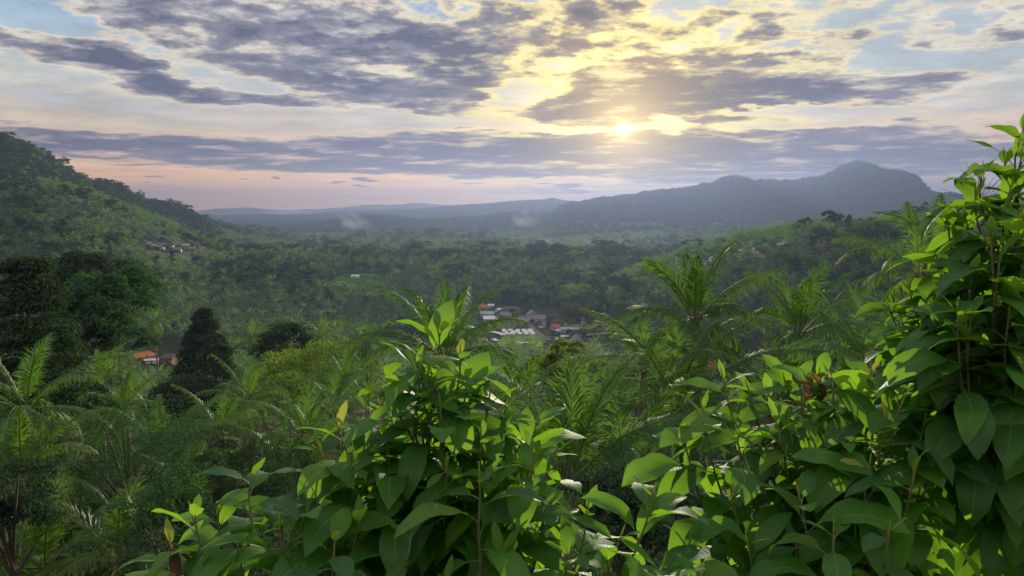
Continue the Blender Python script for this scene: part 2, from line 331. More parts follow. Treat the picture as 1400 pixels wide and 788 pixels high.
# ------------------------------------------------------------------ plant materials
def leaf_mat(name, colA, colB, trans, tf=0.35, rough=0.45, spec=0.4, tip=None, objvar=0.25, veins=False, usev=False):
    """thin leaf: reflects its own green, lets yellower light through"""
    m, t, o = mat_new(name); gi = t.node('ShaderNodeNewGeometry'); oi = t.node('ShaderNodeObjectInfo')
    rnd = gi.outputs['Random Per Island']; uvn = t.node('ShaderNodeUVMap').outputs[0]; U, V, _ = t.sep(uvn)
    if usev: rnd = t.m('FRACT', t.m('ADD', t.m('MULTIPLY', rnd, 0.35), U))
    c = t.mix(rnd, colA, colB)
    if tip: c = t.mix(t.m('MULTIPLY', t.smooth(rnd, 0.84, 0.97), t.smooth(V, 0.2, 0.9) if usev else 1.0), c, tip)
    k = t.m('MULTIPLY_ADD', t.m('SUBTRACT', oi.outputs['Random'], 0.5), 2*objvar, 1.0)
    hs = t.node('ShaderNodeHueSaturation'); t.put(hs.inputs['Color'], c); t.put(hs.inputs['Value'], k)
    t.put(hs.inputs['Hue'], t.m('MULTIPLY_ADD', t.m('SUBTRACT', t.m('FRACT', t.m('MULTIPLY', oi.outputs['Random'], 7.31)), 0.5), 0.05*objvar/0.25, 0.5)); hs.inputs['Saturation'].default_value = 1
    c = hs.outputs[0]
    b = t.node('ShaderNodeBsdfDiffuse'); gl = t.node('ShaderNodeBsdfGlossy'); gl.inputs['Roughness'].default_value = rough*1.3
    gl.inputs[0].default_value = (.9, .95, 1, 1); lw = t.node('ShaderNodeLayerWeight'); fac = t.m('MULTIPLY_ADD', t.m('POWER', lw.outputs['Facing'], 3.0), spec*.35, spec*.16)
    tr = t.node('ShaderNodeBsdfTranslucent'); tcol = t.mix(0.65, c, trans)
    if veins:
        x = t.m('ABSOLUTE', t.m('SUBTRACT', U, 0.5))
        rib = t.smooth(x, 0.035, 0.012)
        side = t.m('SINE', t.m('MULTIPLY', t.m('SUBTRACT', V, t.m('MULTIPLY', x, 0.42)), 88.0))
        sv = t.smooth(side, 0.80, 1.0)
        vein = t.m('MAXIMUM', rib, t.m('MULTIPLY', sv, 0.30))
        blot = t.noise(t.node('ShaderNodeTexCoord').outputs['Object'], 22, 4, 0.6)[0]
        r2 = t.m('FRACT', t.m('MULTIPLY', rnd, 13.7))
        c = t.mix(t.m('MULTIPLY', t.smooth(r2, .60, .95), .75), c, (0.014, 0.068, 0.030, 1)); c = t.mix(t.m('MULTIPLY', t.smooth(r2, .22, .02), .6), c, (0.110, 0.190, 0.015, 1))
        c = t.mix(t.m('MULTIPLY', vein, 0.75), c, (0.15, 0.25, 0.06, 1))
        dmg = t.noise(t.node('ShaderNodeTexCoord').outputs['Object'], 9, 5, .7)[0]; sp = t.m('MULTIPLY', t.smooth(dmg, .66, .71), .8); c = t.mix(sp, c, (0.12, 0.075, 0.02, 1))
        kk = t.m('MULTIPLY_ADD', t.m('SUBTRACT', blot, 0.5), 1.0, 1.0)
        c = t.mix(1.0, c, t.xyz(kk, kk, kk), 'MULTIPLY')
        back = t.m('MULTIPLY', gi.outputs['Backfacing'], 0.55)
        c = t.mix(back, c, (0.11, 0.17, 0.09, 1))
        tcol = t.mix(t.m('MULTIPLY', vein, 0.35), tcol, (0.05, 0.10, 0.01, 1))
        bp = t.node('ShaderNodeBump'); bp.inputs['Strength'].default_value = 0.28; bp.inputs['Distance'].default_value = 0.003
        h = t.m('ADD', t.m('MULTIPLY', rib, -1.0), t.m('MULTIPLY', side, 0.22)); h = t.m('ADD', h, t.m('MULTIPLY', blot, 0.9))
        t.put(bp.inputs['Height'], h); t.l.new(bp.outputs[0], b.inputs['Normal']); t.l.new(bp.outputs[0], gl.inputs['Normal'])
    t.put(b.inputs[0], c); t.put(tr.inputs[0], tcol)
    mg = t.node('ShaderNodeMixShader'); t.put(mg.inputs[0], fac); t.l.new(b.outputs[0], mg.inputs[1]); t.l.new(gl.outputs[0], mg.inputs[2])
    mx = t.node('ShaderNodeMixShader'); mx.inputs[0].default_value = tf
    t.l.new(mg.outputs[0], mx.inputs[1]); t.l.new(tr.outputs[0], mx.inputs[2]); t.l.new(mx.outputs[0], o.inputs[0])
    return m
M = {}
M['broad'] = leaf_mat('glossy_broad_leaf', (0.026, 0.112, 0.012, 1), (0.068, 0.215, 0.014, 1), (0.36, 0.68, 0.03, 1), 0.46, 0.42, 0.26, veins=True, objvar=0.0)
M['broad_young'] = leaf_mat('young_yellow_leaf', (0.16, 0.24, 0.03, 1), (0.38, 0.36, 0.06, 1), (0.65, 0.70, 0.10, 1), 0.45, 0.5, 0.2, objvar=0.0)
M['broad_dry'] = leaf_mat('withered_leaf', (0.10, 0.055, 0.025, 1), (0.16, 0.09, 0.03, 1), (0.22, 0.12, 0.04, 1), 0.4, 0.7, 0.2, objvar=0.0)
M['palm'] = leaf_mat('palm_frond', (0.012, 0.058, 0.014, 1), (0.056, 0.130, 0.020, 1), (0.26, 0.52, 0.03, 1), 0.30, 0.42, 0.20, tip=(0.26, 0.18, 0.05, 1), usev=True)
M['palm_dry'] = leaf_mat('dry_palm_frond', (0.20, 0.13, 0.06, 1), (0.34, 0.24, 0.11, 1), (0.4, 0.28, 0.1, 1), 0.25, 0.7, 0.2)
M['palm_far'] = leaf_mat('palm_frond_far', (0.024, 0.080, 0.026, 1), (0.085, 0.150, 0.036, 1), (0.26, 0.48, 0.05, 1), 0.32, 0.5, 0.4, usev=True, tip=(0.20, 0.15, 0.05, 1))
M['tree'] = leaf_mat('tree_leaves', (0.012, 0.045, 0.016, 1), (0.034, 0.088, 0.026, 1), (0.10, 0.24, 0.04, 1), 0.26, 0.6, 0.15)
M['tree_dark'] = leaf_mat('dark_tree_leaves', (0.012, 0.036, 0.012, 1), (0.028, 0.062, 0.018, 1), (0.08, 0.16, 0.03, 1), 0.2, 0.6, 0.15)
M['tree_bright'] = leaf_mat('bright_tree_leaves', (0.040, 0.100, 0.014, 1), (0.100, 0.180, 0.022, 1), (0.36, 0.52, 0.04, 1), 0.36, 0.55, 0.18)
M['bark'] = simple_mat('bark', (0.10, 0.075, 0.055, 1), 0.9, 0.3, 6.0, bump=0.4)
M['palm_bark'] = simple_mat('palm_bark', (0.19, 0.165, 0.14, 1), 0.9, 0.3, 5.0, bump=0.4)
M['twig'] = simple_mat('twig', (0.12, 0.125, 0.045, 1), 0.7, 0.25, 30.0, bump=0.2)
M['petiole'] = simple_mat('petiole', (0.12, 0.16, 0.05, 1), 0.75, 0.2, 30.0, spec=.12)
M['nut'] = simple_mat('coconut', (0.16, 0.17, 0.04, 1), 0.5, 0.3, 3.0)

# ------------------------------------------------------------------ shapes from arrays
class Acc:
    """collects vertices, quads and triangles"""
    def __init__(s): s.v = []; s.q = []; s.t = []; s.u = []; s.n = 0
    def add(s, v, q=None, t=None, uv=None):
        v = np.asarray(v, float).reshape(-1, 3)
        if q is not None and len(q): s.q.append(np.asarray(q)+s.n)
        if t is not None and len(t): s.t.append(np.asarray(t)+s.n)
        s.v.append(v); s.u.append(np.zeros((len(v), 2)) if uv is None else np.asarray(uv, float).reshape(-1, 2)); s.n += len(v)
    def mesh(s, name, mat, smooth=False):
        fs = []
        if s.q: fs.append(np.concatenate(s.q))
        if s.t: fs.append(np.concatenate(s.t))
        return mesh_np(name, np.concatenate(s.v), fs, mat, np.concatenate(s.u), smooth)
def tube(acc, path, rad, sides=6, cap=True):
    P = np.asarray(path, float); n = len(P); rad = np.broadcast_to(np.asarray(rad, float), (n,))
    T = np.gradient(P, axis=0); T /= np.linalg.norm(T, axis=1)[:, None]+1e-9
    up = np.array([0.13, 0.37, 0.92]); 
    A = np.cross(T, up); A /= np.linalg.norm(A, axis=1)[:, None]+1e-9; B = np.cross(T, A)
    th = np.linspace(0, 2*np.pi, sides, endpoint=False)
    V = P[:, None]+rad[:, None, None]*(A[:, None]*np.cos(th)[None, :, None]+B[:, None]*np.sin(th)[None, :, None])
    i = np.arange(n-1)[:, None]; j = np.arange(sides)[None]; j2 = (j+1) % sides
    q = np.stack([i*sides+j, i*sides+j2, (i+1)*sides+j2, (i+1)*sides+j], -1).reshape(-1, 4)
    V = V.reshape(-1, 3); t = None
    if cap:
        V = np.vstack([V, P[-1:]+T[-1:]*rad[-1]*0.5]); k = len(V)-1; jj = np.arange(sides)
        t = np.stack([(n-1)*sides+jj, (n-1)*sides+(jj+1) % sides, np.full(sides, k)], -1)
    acc.add(V, q, t)
def nrm(v): return v/(np.linalg.norm(v, axis=-1, keepdims=True)+1e-9)

# ---------------------------------------------- coconut palm
def frond(acc, rng, az, e0, bend, L, npair, wl, lmax, vee, twist, segs=12, u=0.5, rach=None, zero=(0, 0, 0), tipcurl=0.0):
    t = np.linspace(0, 1, segs); e = e0 - bend*(t**1.35); ds = L/(segs-1)
    h = np.array([math.sin(az), math.cos(az), 0.0]); Z = np.array([0, 0, 1.0])
    D = np.cos(e)[:, None]*h+np.sin(e)[:, None]*Z
    P = np.vstack([[0, 0, 0], np.cumsum(D[:-1]*ds, axis=0)])+np.asarray(zero)
    if rach is not None: tube(rach, P, np.linspace(0.035, 0.008, segs)*L/4, 4)
    side0 = np.array([h[1], -h[0], 0.0])
    ts = np.linspace(0.13, 0.995, npair); idx = ts*(segs-1); i0 = np.minimum(idx.astype(int), segs-2); f = (idx-i0)[:, None]
    p = P[i0]*(1-f)+P[i0+1]*f; d = nrm(D[i0]*(1-f)+D[i0+1]*f)
    nup = np.cross(np.broadcast_to(side0, d.shape), d); nup = nup*np.sign(nup[:, 2:3]+1e-6) if e0 < 1.2 else nup
    tw = twist*ts[:, None]
    S = side0*np.cos(tw)+nup*np.sin(tw); N = nup*np.cos(tw)-side0*np.sin(tw)
    for sg in (1, -1):
        al = np.radians(np.interp(ts, [0, .3, 1], [64, 46, 18]))[:, None]+rng.normal(0, .07, (npair, 1))
        ll = lmax*np.interp(ts, [.1, .3, .55, .8, 1], [.55, .95, 1, .75, .38])[:, None]*rng.uniform(.9, 1.08, (npair, 1))
        vv = vee*np.interp(ts, [0, 1], [1.2, .6])[:, None]
        out = nrm(S*sg*np.cos(vv)+N*np.sin(vv))
        d1 = nrm(d*np.cos(al)+out*np.sin(al)+rng.normal(0, .05, (npair, 3)))
        g = rng.uniform(.6, 1.6, (npair, 1)) if vee < .2 else rng.uniform(.35, .9, (npair, 1))
        d2 = nrm(d1-Z*g)
        p1 = p+d1*ll*.48; p2 = p1+d2*ll*.52
        wd = nrm(np.cross(d1, N*1.0+out*0.3))*wl*.5*np.interp(ts, [0, .5, 1], [.8, 1, .6])[:, None]
        V = np.stack([p-wd*.5, p+wd*.5, p1-wd, p1+wd, p2], 1)
        b = np.arange(npair)[:, None]*5
        q = b+np.array([0, 1, 3, 2]); tr = b+np.array([2, 3, 4])
        uv = np.zeros((npair, 5, 2)); uv[..., 0] = u; uv[:, 2:4, 1] = .5; uv[:, 4, 1] = 1
        acc.add(V, q, tr, uv)
def palm_crown(seed, nf=26, npair=60, wl=.055, L=4.3, segs=12, upright=0.0, rachis=True, lmax=1.12):
    rng = np.random.default_rng(seed); A = Acc(); Rc = Acc(); Dr = Acc()
    for k in range(nf):
        f = (k+.5)/nf; az = k*2.399963+rng.normal(0, .15)
        e0 = math.radians(82-118*f**(.85+1.0*upright)+rng.normal(0, 6)); bend = math.radians(rng.uniform(85, 140)*(0.45+.60*f)*(1-.3*upright))
        l = L*rng.uniform(.85, 1.1)*(0.72+.42*math.sin(math.pi*min(1, f*1.15+.12)))
        vee = math.radians(14-50*f+rng.normal(0, 8))
        tgt = A
        frond(A, rng, az, e0, bend, l, npair, wl, lmax, vee, rng.normal(0, .5), segs, u=rng.uniform(0, 1)*.65+.0*f, rach=Rc if rachis else None, zero=(math.sin(az)*.12, math.cos(az)*.12, rng.uniform(-.1, .15)))
    return A, Rc
def dry_fronds(seed, n, npair, L=3.6, wl=.05):
    rng = np.random.default_rng(seed+999); A = Acc()
    for k in range(n):
        az = rng.uniform(0, 6.28)
        frond(A, rng, az, math.radians(rng.uniform(-45, -15)), math.radians(rng.uniform(40, 60)), L*rng.uniform(.8, 1), npair, wl, .7, -.5, rng.normal(0, .6), 9, u=.9, rach=A)
    return A
def nut_cluster(seed, n=9):
    rng = np.random.default_rng(seed+55); A = Acc()
    for k in range(n):
        a = rng.uniform(0, 6.28); c = np.array([math.cos(a)*.17, math.sin(a)*.17, -.15-rng.uniform(0, .22)])
        th = np.linspace(0, np.pi, 6)[1:-1]; path = np.stack([c[0]+0*th, c[1]+0*th, c[2]-.14*np.cos(th)[::-1]*-1], -1)
        tube(A, np.vstack([c-[0, 0, .14], c-[0, 0, .09], c, c+[0, 0, .08], c+[0, 0, .13]]), [.02, .085, .12, .085, .03], 7)
    return A
def palm_trunk(seed, H, lean=1.0, r0=.19, r1=.12, sides=8):
    rng = np.random.default_rng(seed+7); A = Acc(); n = 12; t = np.linspace(0, 1, n); a = rng.uniform(0, 6.28); b = lean*rng.uniform(.5, 1.3)
    x = (t**1.6-1)*b*math.cos(a); y = (t**1.6-1)*b*math.sin(a); z = (t-1)*H
    r = np.interp(t, [0, .06, .2, 1], [r0*1.6, r0*1.1, r0, r1]); tube(A, np.stack([x, y, z], -1), r, sides); return A   # top of the trunk at the origin

# ---------------------------------------------- broadleaf trees: many leaf faces in clumps
def leaf_faces(acc, C, N, size, rng, fold=.25, asp=.5):
    n = len(C); N = nrm(N); a = rng.normal(0, 1, (n, 3)); D = nrm(a-N*(a*N).sum(1, keepdims=True)); S = np.cross(N, D)
    s = size*rng.uniform(.7, 1.3, (n, 1))
    V = np.stack([C-D*s*.5, C+S*s*asp*.5+N*s*fold*.5, C+D*s*.5-N*s*.12, C-S*s*asp*.5+N*s*fold*.5], 1)
    b = np.arange(n)[:, None]*4
    acc.add(V, None, np.concatenate([b+np.array([0, 1, 2]), b+np.array([0, 2, 3])]))
def crown_clumps(shape, rng, n):
    """clump centres (unit crown: radius 1, base z=0, top z=h) and clump radii"""
    out = []
    if shape == 'dome':
        for k in range(n):
            ph = rng.uniform(0, 6.28); u = rng.uniform(-.25, 1); rr = math.sqrt(1-max(u, 0)**2)*rng.uniform(.72, 1.0)
            out.append((rr*math.cos(ph), rr*math.sin(ph), .45+u*.75, rng.uniform(.26, .42)))
    elif shape == 'round':
        for k in range(n):
            ph = rng.uniform(0, 6.28); u = rng.uniform(-.8, 1); rr = math.sqrt(1-u*u)*rng.uniform(.55, 1.02)
            out.append((rr*math.cos(ph), rr*math.sin(ph), .95+u*.85, rng.uniform(.24, .42)))
    elif shape == 'cone':
        for k in range(n):
            z = rng.uniform(0, 1)**1.3; ph = rng.uniform(0, 6.28); rr = (1-z)**.75*rng.uniform(.7, 1.0)
            out.append((rr*math.cos(ph), rr*math.sin(ph), z*2.6, .38-.2*z))
    elif shape == 'tiers':
        L = 8
        for k in range(n):
            i = rng.integers(0, L)+rng.normal(0, .16); f = i/(L-1); ph = rng.uniform(0, 6.28); rr = (1.0-.72*f)*math.sqrt(rng.uniform(.02, 1))*(1+.22*math.sin(3*ph+i*2))
            out.append((rr*math.cos(ph), rr*math.sin(ph), .2+f*2.3-.18*rr*rr, rng.uniform(.16, .26)))
    elif shape == 'spread':
        for k in range(n):
            ph = rng.uniform(0, 6.28); rr = math.sqrt(rng.uniform(0, 1))*1.15; i = rng.integers(0, 3)
            out.append((rr*math.cos(ph), rr*math.sin(ph), .55+.3*i-.28*rr*rr+rng.normal(0, .05), rng.uniform(.2, .34)))
    else:  # irregular: a handful of lobes of different size
        lobes = [(rng.normal(0, .42), rng.normal(0, .42), rng.uniform(.35, 1.45), rng.uniform(.35, .62)) for _ in range(7)]
        for k in range(n):
            x, y, z, r = lobes[rng.integers(0, len(lobes))]; v = rng.normal(0, 1, 3); v /= np.linalg.norm(v); v[2] = v[2] if v[2] > -.3 else -v[2]
            out.append((x+v[0]*r, y+v[1]*r, z+v[2]*r*.9, rng.uniform(.16, .30)))
    return np.array(out)
def tree_crown(seed, shape, nclump, nleaf, size, radius, flat=1.0, asp=.5):
    rng = np.random.default_rng(seed); A = Acc(); cl = crown_clumps(shape, rng, nclump)
    per = max(1, nleaf//nclump)
    for x, y, z, r in cl:
        v = nrm(rng.normal(0, 1, (per, 3))); v[:, 2] = np.where(v[:, 2] < -.2, -v[:, 2], v[:, 2])
        rad = r*rng.uniform(.55, 1.05, (per, 1)); C = (np.array([x, y, z])+v*rad*np.array([1, 1, .75]))*radius
        N = v*.7+rng.normal(0, .45, (per, 3))+np.array([0, 0, .55])
        leaf_faces(A, C*np.array([1, 1, flat]), N, size, rng, asp=asp)
    return A, cl*radius*np.array([1, 1, flat, 1])
def tree_trunk(seed, H, cl, r0=.25, sides=7, nl=9):
    """trunk from z=-H to inside the crown, limbs to some clumps"""
    rng = np.random.default_rng(seed+3); A = Acc(); top = float(np.max(cl[:, 2]))*.75
    z = np.linspace(-H-.6, top, 9); w = np.linspace(0, 1, 9)
    P = np.stack([np.sin(w*4+seed)*.12*w, np.cos(w*3+seed)*.12*w, z], -1)
    P[:, :2] += np.array([cl[:, 0].mean(), cl[:, 1].mean()])*w[:, None]**2*.5
    tube(A, P, np.interp(w, [0, .08, 1], [r0*1.5, r0, r0*.25]), sides)
    for k in rng.choice(len(cl), min(nl, len(cl)), replace=False):
        c = cl[k, :3]; s = rng.uniform(.35, .7); zz = -H*.2+(c[2]+H*.2)*s*.6; b = np.array([np.interp(zz, P[:, 2], P[:, 0]), np.interp(zz, P[:, 2], P[:, 1]), zz])
        t = np.linspace(0, 1, 6)[:, None]; Q = b*(1-t)+c*t+np.array([0, 0, .18*np.linalg.norm(c-b)])*t*(1-t)
        tube(A, Q, np.linspace(r0*.42, r0*.1, 6), 5)
    return A

# ---------------------------------------------- foreground shrubs with single leaves
LT = np.linspace(0, 1, 9); LW = np.array([0.03, .58, .88, 1.0, 1.0, .93, .74, .42, .0]); LX = np.array([-1, -.5, 0, .5, 1.0])
def big_leaf(acc, pet, base, az, el, L, W, droop, roll, fold, rng, petlen=.03):
    h = np.array([math.sin(az), math.cos(az), 0.0]); Z = np.array([0, 0, 1.0]); S0 = np.array([h[1], -h[0], 0.0])
    e = el-droop*(LT**1.15)
    D = np.cos(e)[:, None]*h+np.sin(e)[:, None]*Z; ds = L/8
    p0 = base+(math.cos(el+.25)*h+math.sin(el+.25)*Z)*petlen
    P = p0+np.vstack([[0, 0, 0], np.cumsum(D[:-1]*ds, 0)])
    N0 = np.cross(S0, D); N0 *= np.sign((N0*Z).sum(1, keepdims=True)+1e-9) if el < 1.3 else 1
    N0 = nrm(np.cross(S0, D))
    if N0[0, 2] < 0: N0 = -N0
    rl = roll*(.4+.6*LT)[:, None]
    S = S0*np.cos(rl)+N0*np.sin(rl); N = N0*np.cos(rl)-S0*np.sin(rl)
    w = (W*.5*LW*(1+.05*np.sin(LT*17+rng.uniform(0, 6))))[:, None]
    fo = fold*np.interp(LT, [0, .3, 1], [1.3, 1, .6])[:, None]; ph = rng.uniform(0, 6)
    V = []
    for x in LX:
        lift = abs(x)*np.sin(fo)*w+(.055*W*np.sin(LT*13+ph+x)*x*x)[:, None]*(LT*(1-LT)*4)[:, None] - (x*x*.10)*w
        V.append(P+S*(x*w*np.cos(fo))+N*lift)
    V = np.stack(V, 1); n = 9
    i = np.arange(8)[:, None]; j = np.arange(4)[None]
    q = np.stack([i*5+j, i*5+j+1, (i+1)*5+j+1, (i+1)*5+j], -1).reshape(-1, 4)
    uv = np.zeros((9, 5, 2)); uv[..., 0] = .5+LX[None]*.5; uv[..., 1] = LT[:, None]
    acc.add(V, q, None, uv)
    if pet is not None:
        tube(pet, [base, (base+p0)/2+Z*.002, p0, P[1]], [.0024, .0019, .0016, .0008], 4)
    return P
def shoot(leaf, young, pet, stem, tip, root, rng, L=.17, n=12, lean=None, inter=.038, small=1.0):
    """a leafy shoot: curve from its root on the stem up to the tip, leaves in a spiral"""
    tip = np.asarray(tip, float); root = np.asarray(root, float); dv = tip-root; ln = np.linalg.norm(dv)
    t = np.linspace(0, 1, 12)[:, None]; hz = np.array([dv[0], dv[1], 0])
    ctl = root+hz*.75+np.array([0, 0, dv[2]*.35])
    C = root*(1-t)**2+2*ctl*t*(1-t)+tip*t*t
    wob = np.array([math.sin(rng.uniform(0, 6)), math.cos(rng.uniform(0, 6)), 0])*.012; C = C+wob*np.sin(t*9)
    tube(stem, C, np.interp(t[:, 0], [0, 1], [.0035+.004*ln, .0024]), 6)
    cum = np.concatenate([[0], np.cumsum(np.linalg.norm(np.diff(C, axis=0), axis=1))]); tot = cum[-1]
    a0 = rng.uniform(0, 6.28); s = 0.0
    for k in range(n):
        s += inter*(.35 if k < 2 else 1)*rng.uniform(.7, 1.3)*(1+.03*k)
        if s > tot*.97: break
        pos = np.array([np.interp(tot-s, cum, C[:, d]) for d in range(3)])
        az = a0+k*2.4+rng.normal(0, .3); f = min(1, (k+.8)/4.5)
        Lk = L*(.22+.78*f)*rng.uniform(.78, 1.12)*small; Wk = Lk*rng.uniform(.39, .48)*(0.75+.25*f)
        el = R(np.interp(k, [0, 1, 3, 6, 12], [50, 36, 24, 8, -8])+rng.normal(0, 18)); dr = R(np.interp(k, [0, 2, 5, 12], [20, 58, 82, 85])+rng.normal(0, 16))
        tgt = young if (k == 0 and rng.random() < .22) else leaf
        big_leaf(tgt, pet, pos, az, el, Lk, Wk, dr, rng.normal(0, .35), R(rng.uniform(4, 26)), rng, petlen=.022*L/.17*(.4+f))
    # the closed bud at the very tip
    d = nrm(C[-1]-C[-2]); tube(young, [C[-1], C[-1]+d*.012, C[-1]+d*.028, C[-1]+d*.045], [.002, .003, .0024, .0005], 5)
# ------------------------------------------------------------------ foreground shrubs
def shrub(name, label, tips, base, seed, cat='shrub', L=.218, fill=0, fillbox=None, n=15, inter=.031, mat=None, trunk_r=.02, group=None, young=True):
    """tips: (px, py, range); base: (px, range) of the stem's foot"""
    rng = np.random.default_rng(seed)
    ba = math.radians(azel(base[0], 400)[0]); bx, by = base[1]*math.sin(ba), base[1]*math.cos(ba); bz = gz(bx, by)
    root = empty(name, (bx, by, bz-.05)); tag(root, label, cat, group)
    T = [np.array(at(*p)) for p in tips]
    if fill:
        x0, y0, x1, y1, d0, d1 = fillbox
        for k in range(fill):
            px = rng.uniform(x0, x1); py = rng.uniform(y0, y1)
            lo = np.interp(px, [p[0] for p in sorted(tips)], [p[1] for p in sorted(tips)])
            if py < lo+32: py = lo+32+rng.uniform(0, 120)
            T.append(np.array(at(px, py, rng.uniform(d0, d1))))
    leaf, yg, stem = Acc(), Acc(), Acc(); pet = stem
    top = max(T, key=lambda p: p[2]); B = np.array([bx, by, bz-.1])
    t = np.linspace(0, 1, 14)[:, None]; top2 = top-np.array([0, 0, .25])
    C = B*(1-t)+top2*t; C += np.array([.03, .02, 0])*np.sin(t*7+seed)
    tube(stem, C, np.linspace(trunk_r, trunk_r*.3, 14), 8)
    for p in T:
        hd = np.hypot(C[:, 0]-p[0], C[:, 1]-p[1]); want = p[2]-.25-hd*rng.uniform(.9, 1.5)
        i = int(np.argmin(np.abs(C[:, 2]-want))); rt = C[i]
        if p is top: rt = C[-1]
        shoot(leaf, yg, pet, stem, p, rt, rng, L=L, n=n, inter=inter)
    off = -np.array([bx, by, bz-.05])
    for a in (leaf, yg, stem): a.v = [v+off for v in a.v]
    link('foliage', leaf.mesh('foliage', mat or M['broad'], True), root)
    link('young_leaves', yg.mesh('young_leaves', M['broad_young'], True), root)
    link('branches', stem.mesh('branches', M['twig'], True), root)
    return root
S_CENTRE = shrub('broadleaf_shrub', 'tall broad-leaved shrub rising in the middle to a single top shoot below the village', [
    (596, 452, 2.15), (566, 500, 2.1), (640, 520, 2.2), (735, 575, 2.1), (690, 560, 2.2), (655, 600, 2.0), (460, 588, 2.15), (500, 560, 2.3), (530, 600, 2.1), (600, 560, 2.0),
    (610, 640, 1.95), (540, 680, 2.0), (700, 640, 2.0), (560, 560, 2.4), (620, 590, 2.5), (572, 478, 2.15), (628, 488, 2.15), (590, 520, 2.1), (545, 535, 2.1), (668, 548, 2.15), (718, 610, 2.1), (500, 600, 2.1), (440, 618, 2.1), (640, 560, 2.1), (612, 530, 2.3), (575, 590, 2.1), (480, 640, 2.0), (660, 620, 2.1), (520, 560, 2.3)], (600, 2.35), 11, fill=24, fillbox=(440, 560, 760, 860, 1.9, 2.7), trunk_r=.022)
S_LEFT = shrub('broadleaf_shrub', 'low broad-leaved shrub at the bottom left edge of the thicket with a reddish withered sprig', [
    (262, 705, 2.05), (345, 655, 2.0), (300, 712, 2.1), (425, 690, 1.95), (495, 712, 1.9), (380, 720, 1.9), (235, 745, 2.1), (455, 740, 1.8), (560, 735, 1.85)], (400, 2.1), 23, fill=16, fillbox=(230, 760, 600, 900, 1.75, 2.2))
S_FRONT = shrub('broadleaf_shrub', 'low broad-leaved shrub at the bottom centre with upright pointed buds, between two taller ones', [
    (655, 655, 1.8), (700, 690, 1.9), (745, 700, 1.95), (801, 700, 2.0), (890, 680, 1.9), (850, 735, 1.85), (780, 760, 1.8), (940, 745, 1.95), (690, 760, 1.75)], (790, 2.0), 37, fill=16, fillbox=(600, 760, 960, 900, 1.65, 2.1))
S_RIGHT = shrub('broadleaf_shrub', 'wide rounded broad-leaved shrub right of centre with a withered brown leaf near its top', [
    (988, 520, 2.4), (935, 600, 2.3), (1050, 545, 2.45), (1095, 525, 2.5), (1140, 530, 2.4), (1190, 520, 2.35), (1235, 555, 2.25), (1010, 600, 2.2), (1080, 590, 2.25), (1150, 600, 2.2),
    (1190, 640, 2.1), (1250, 650, 2.1), (1000, 680, 2.15), (1090, 680, 2.0), (1140, 730, 1.9), (1215, 730, 1.95), (1020, 745, 2.0), (1280, 620, 2.3), (1022, 535, 2.4), (1072, 528, 2.45), (1122, 520, 2.4), (1165, 528, 2.4), (1212, 528, 2.35), (962, 562, 2.35), (1100, 562, 2.3), (1132, 575, 2.3), (1062, 585, 2.2), (1212, 580, 2.2), (1262, 585, 2.3)], (1110, 2.5), 41, fill=28, fillbox=(950, 560, 1300, 880, 2.0, 2.9), trunk_r=.024)
S_TALL = shrub('tall_broadleaf_tree', 'tall broad-leaved tree at the right edge, its top shoots against the sky', [
    (1392, 205, 2.6), (1345, 240, 2.6), (1318, 305, 2.55), (1300, 360, 2.5), (1352, 330, 2.4), (1395, 300, 2.4), (1270, 420, 2.5), (1232, 440, 2.6), (1215, 425, 2.6), (1245, 410, 2.6), (1310, 430, 2.3), (1360, 420, 2.4), (1340, 500, 2.4),
    (1395, 480, 2.4), (1290, 500, 2.5), (1440, 220, 2.6), (1450, 340, 2.5), (1390, 560, 2.6), (1450, 450, 2.4), (1398, 182, 2.65), (1372, 222, 2.6), (1384, 262, 2.5), (1335, 272, 2.6), (1352, 292, 2.5), (1312, 342, 2.55), (1296, 312, 2.6), (1330, 380, 2.4), (1370, 360, 2.4), (1290, 400, 2.5), (1262, 445, 2.5), (1330, 450, 2.3), (1380, 440, 2.3)], (1440, 2.7), 53, cat='tree', fill=60, fillbox=(1300, 300, 1480, 560, 2.3, 3.2), trunk_r=.045, L=.205)
S_SMALL = shrub('small_leaved_bush', 'fine-leaved yellow-green bush low in the bottom right corner under the tall tree', [
    (1340, 640, 3.6), (1372, 632, 3.7), (1395, 640, 3.6), (1330, 690, 3.5), (1360, 720, 3.5), (1390, 700, 3.5), (1300, 740, 3.5), (1340, 770, 3.4)], (1370, 3.8), 67, cat='bush', fill=40, fillbox=(1280, 650, 1440, 860, 3.3, 4.2), L=.10, inter=.03, mat=None)

def withered(root, spots, seed):
    rng = np.random.default_rng(seed); A = Acc()
    for px, py, d in spots:
        p = np.array(at(px, py, d))-np.array(root.location)
        big_leaf(A, None, p, rng.uniform(0, 6.28), R(rng.uniform(-60, 20)), rng.uniform(.07, .12), .04, R(rng.uniform(60, 140)), rng.normal(0, .8), R(50), rng, petlen=.01)
    link('withered_leaves', A.mesh('withered_leaves', M['broad_dry'], True), root)
withered(S_RIGHT, [(1092, 530, 2.3), (1100, 545, 2.3), (1085, 520, 2.32), (1096, 512, 2.35)], 1)
withered(S_LEFT, [(240, 755, 2.0), (246, 765, 2.0), (236, 748, 2.02)], 2)
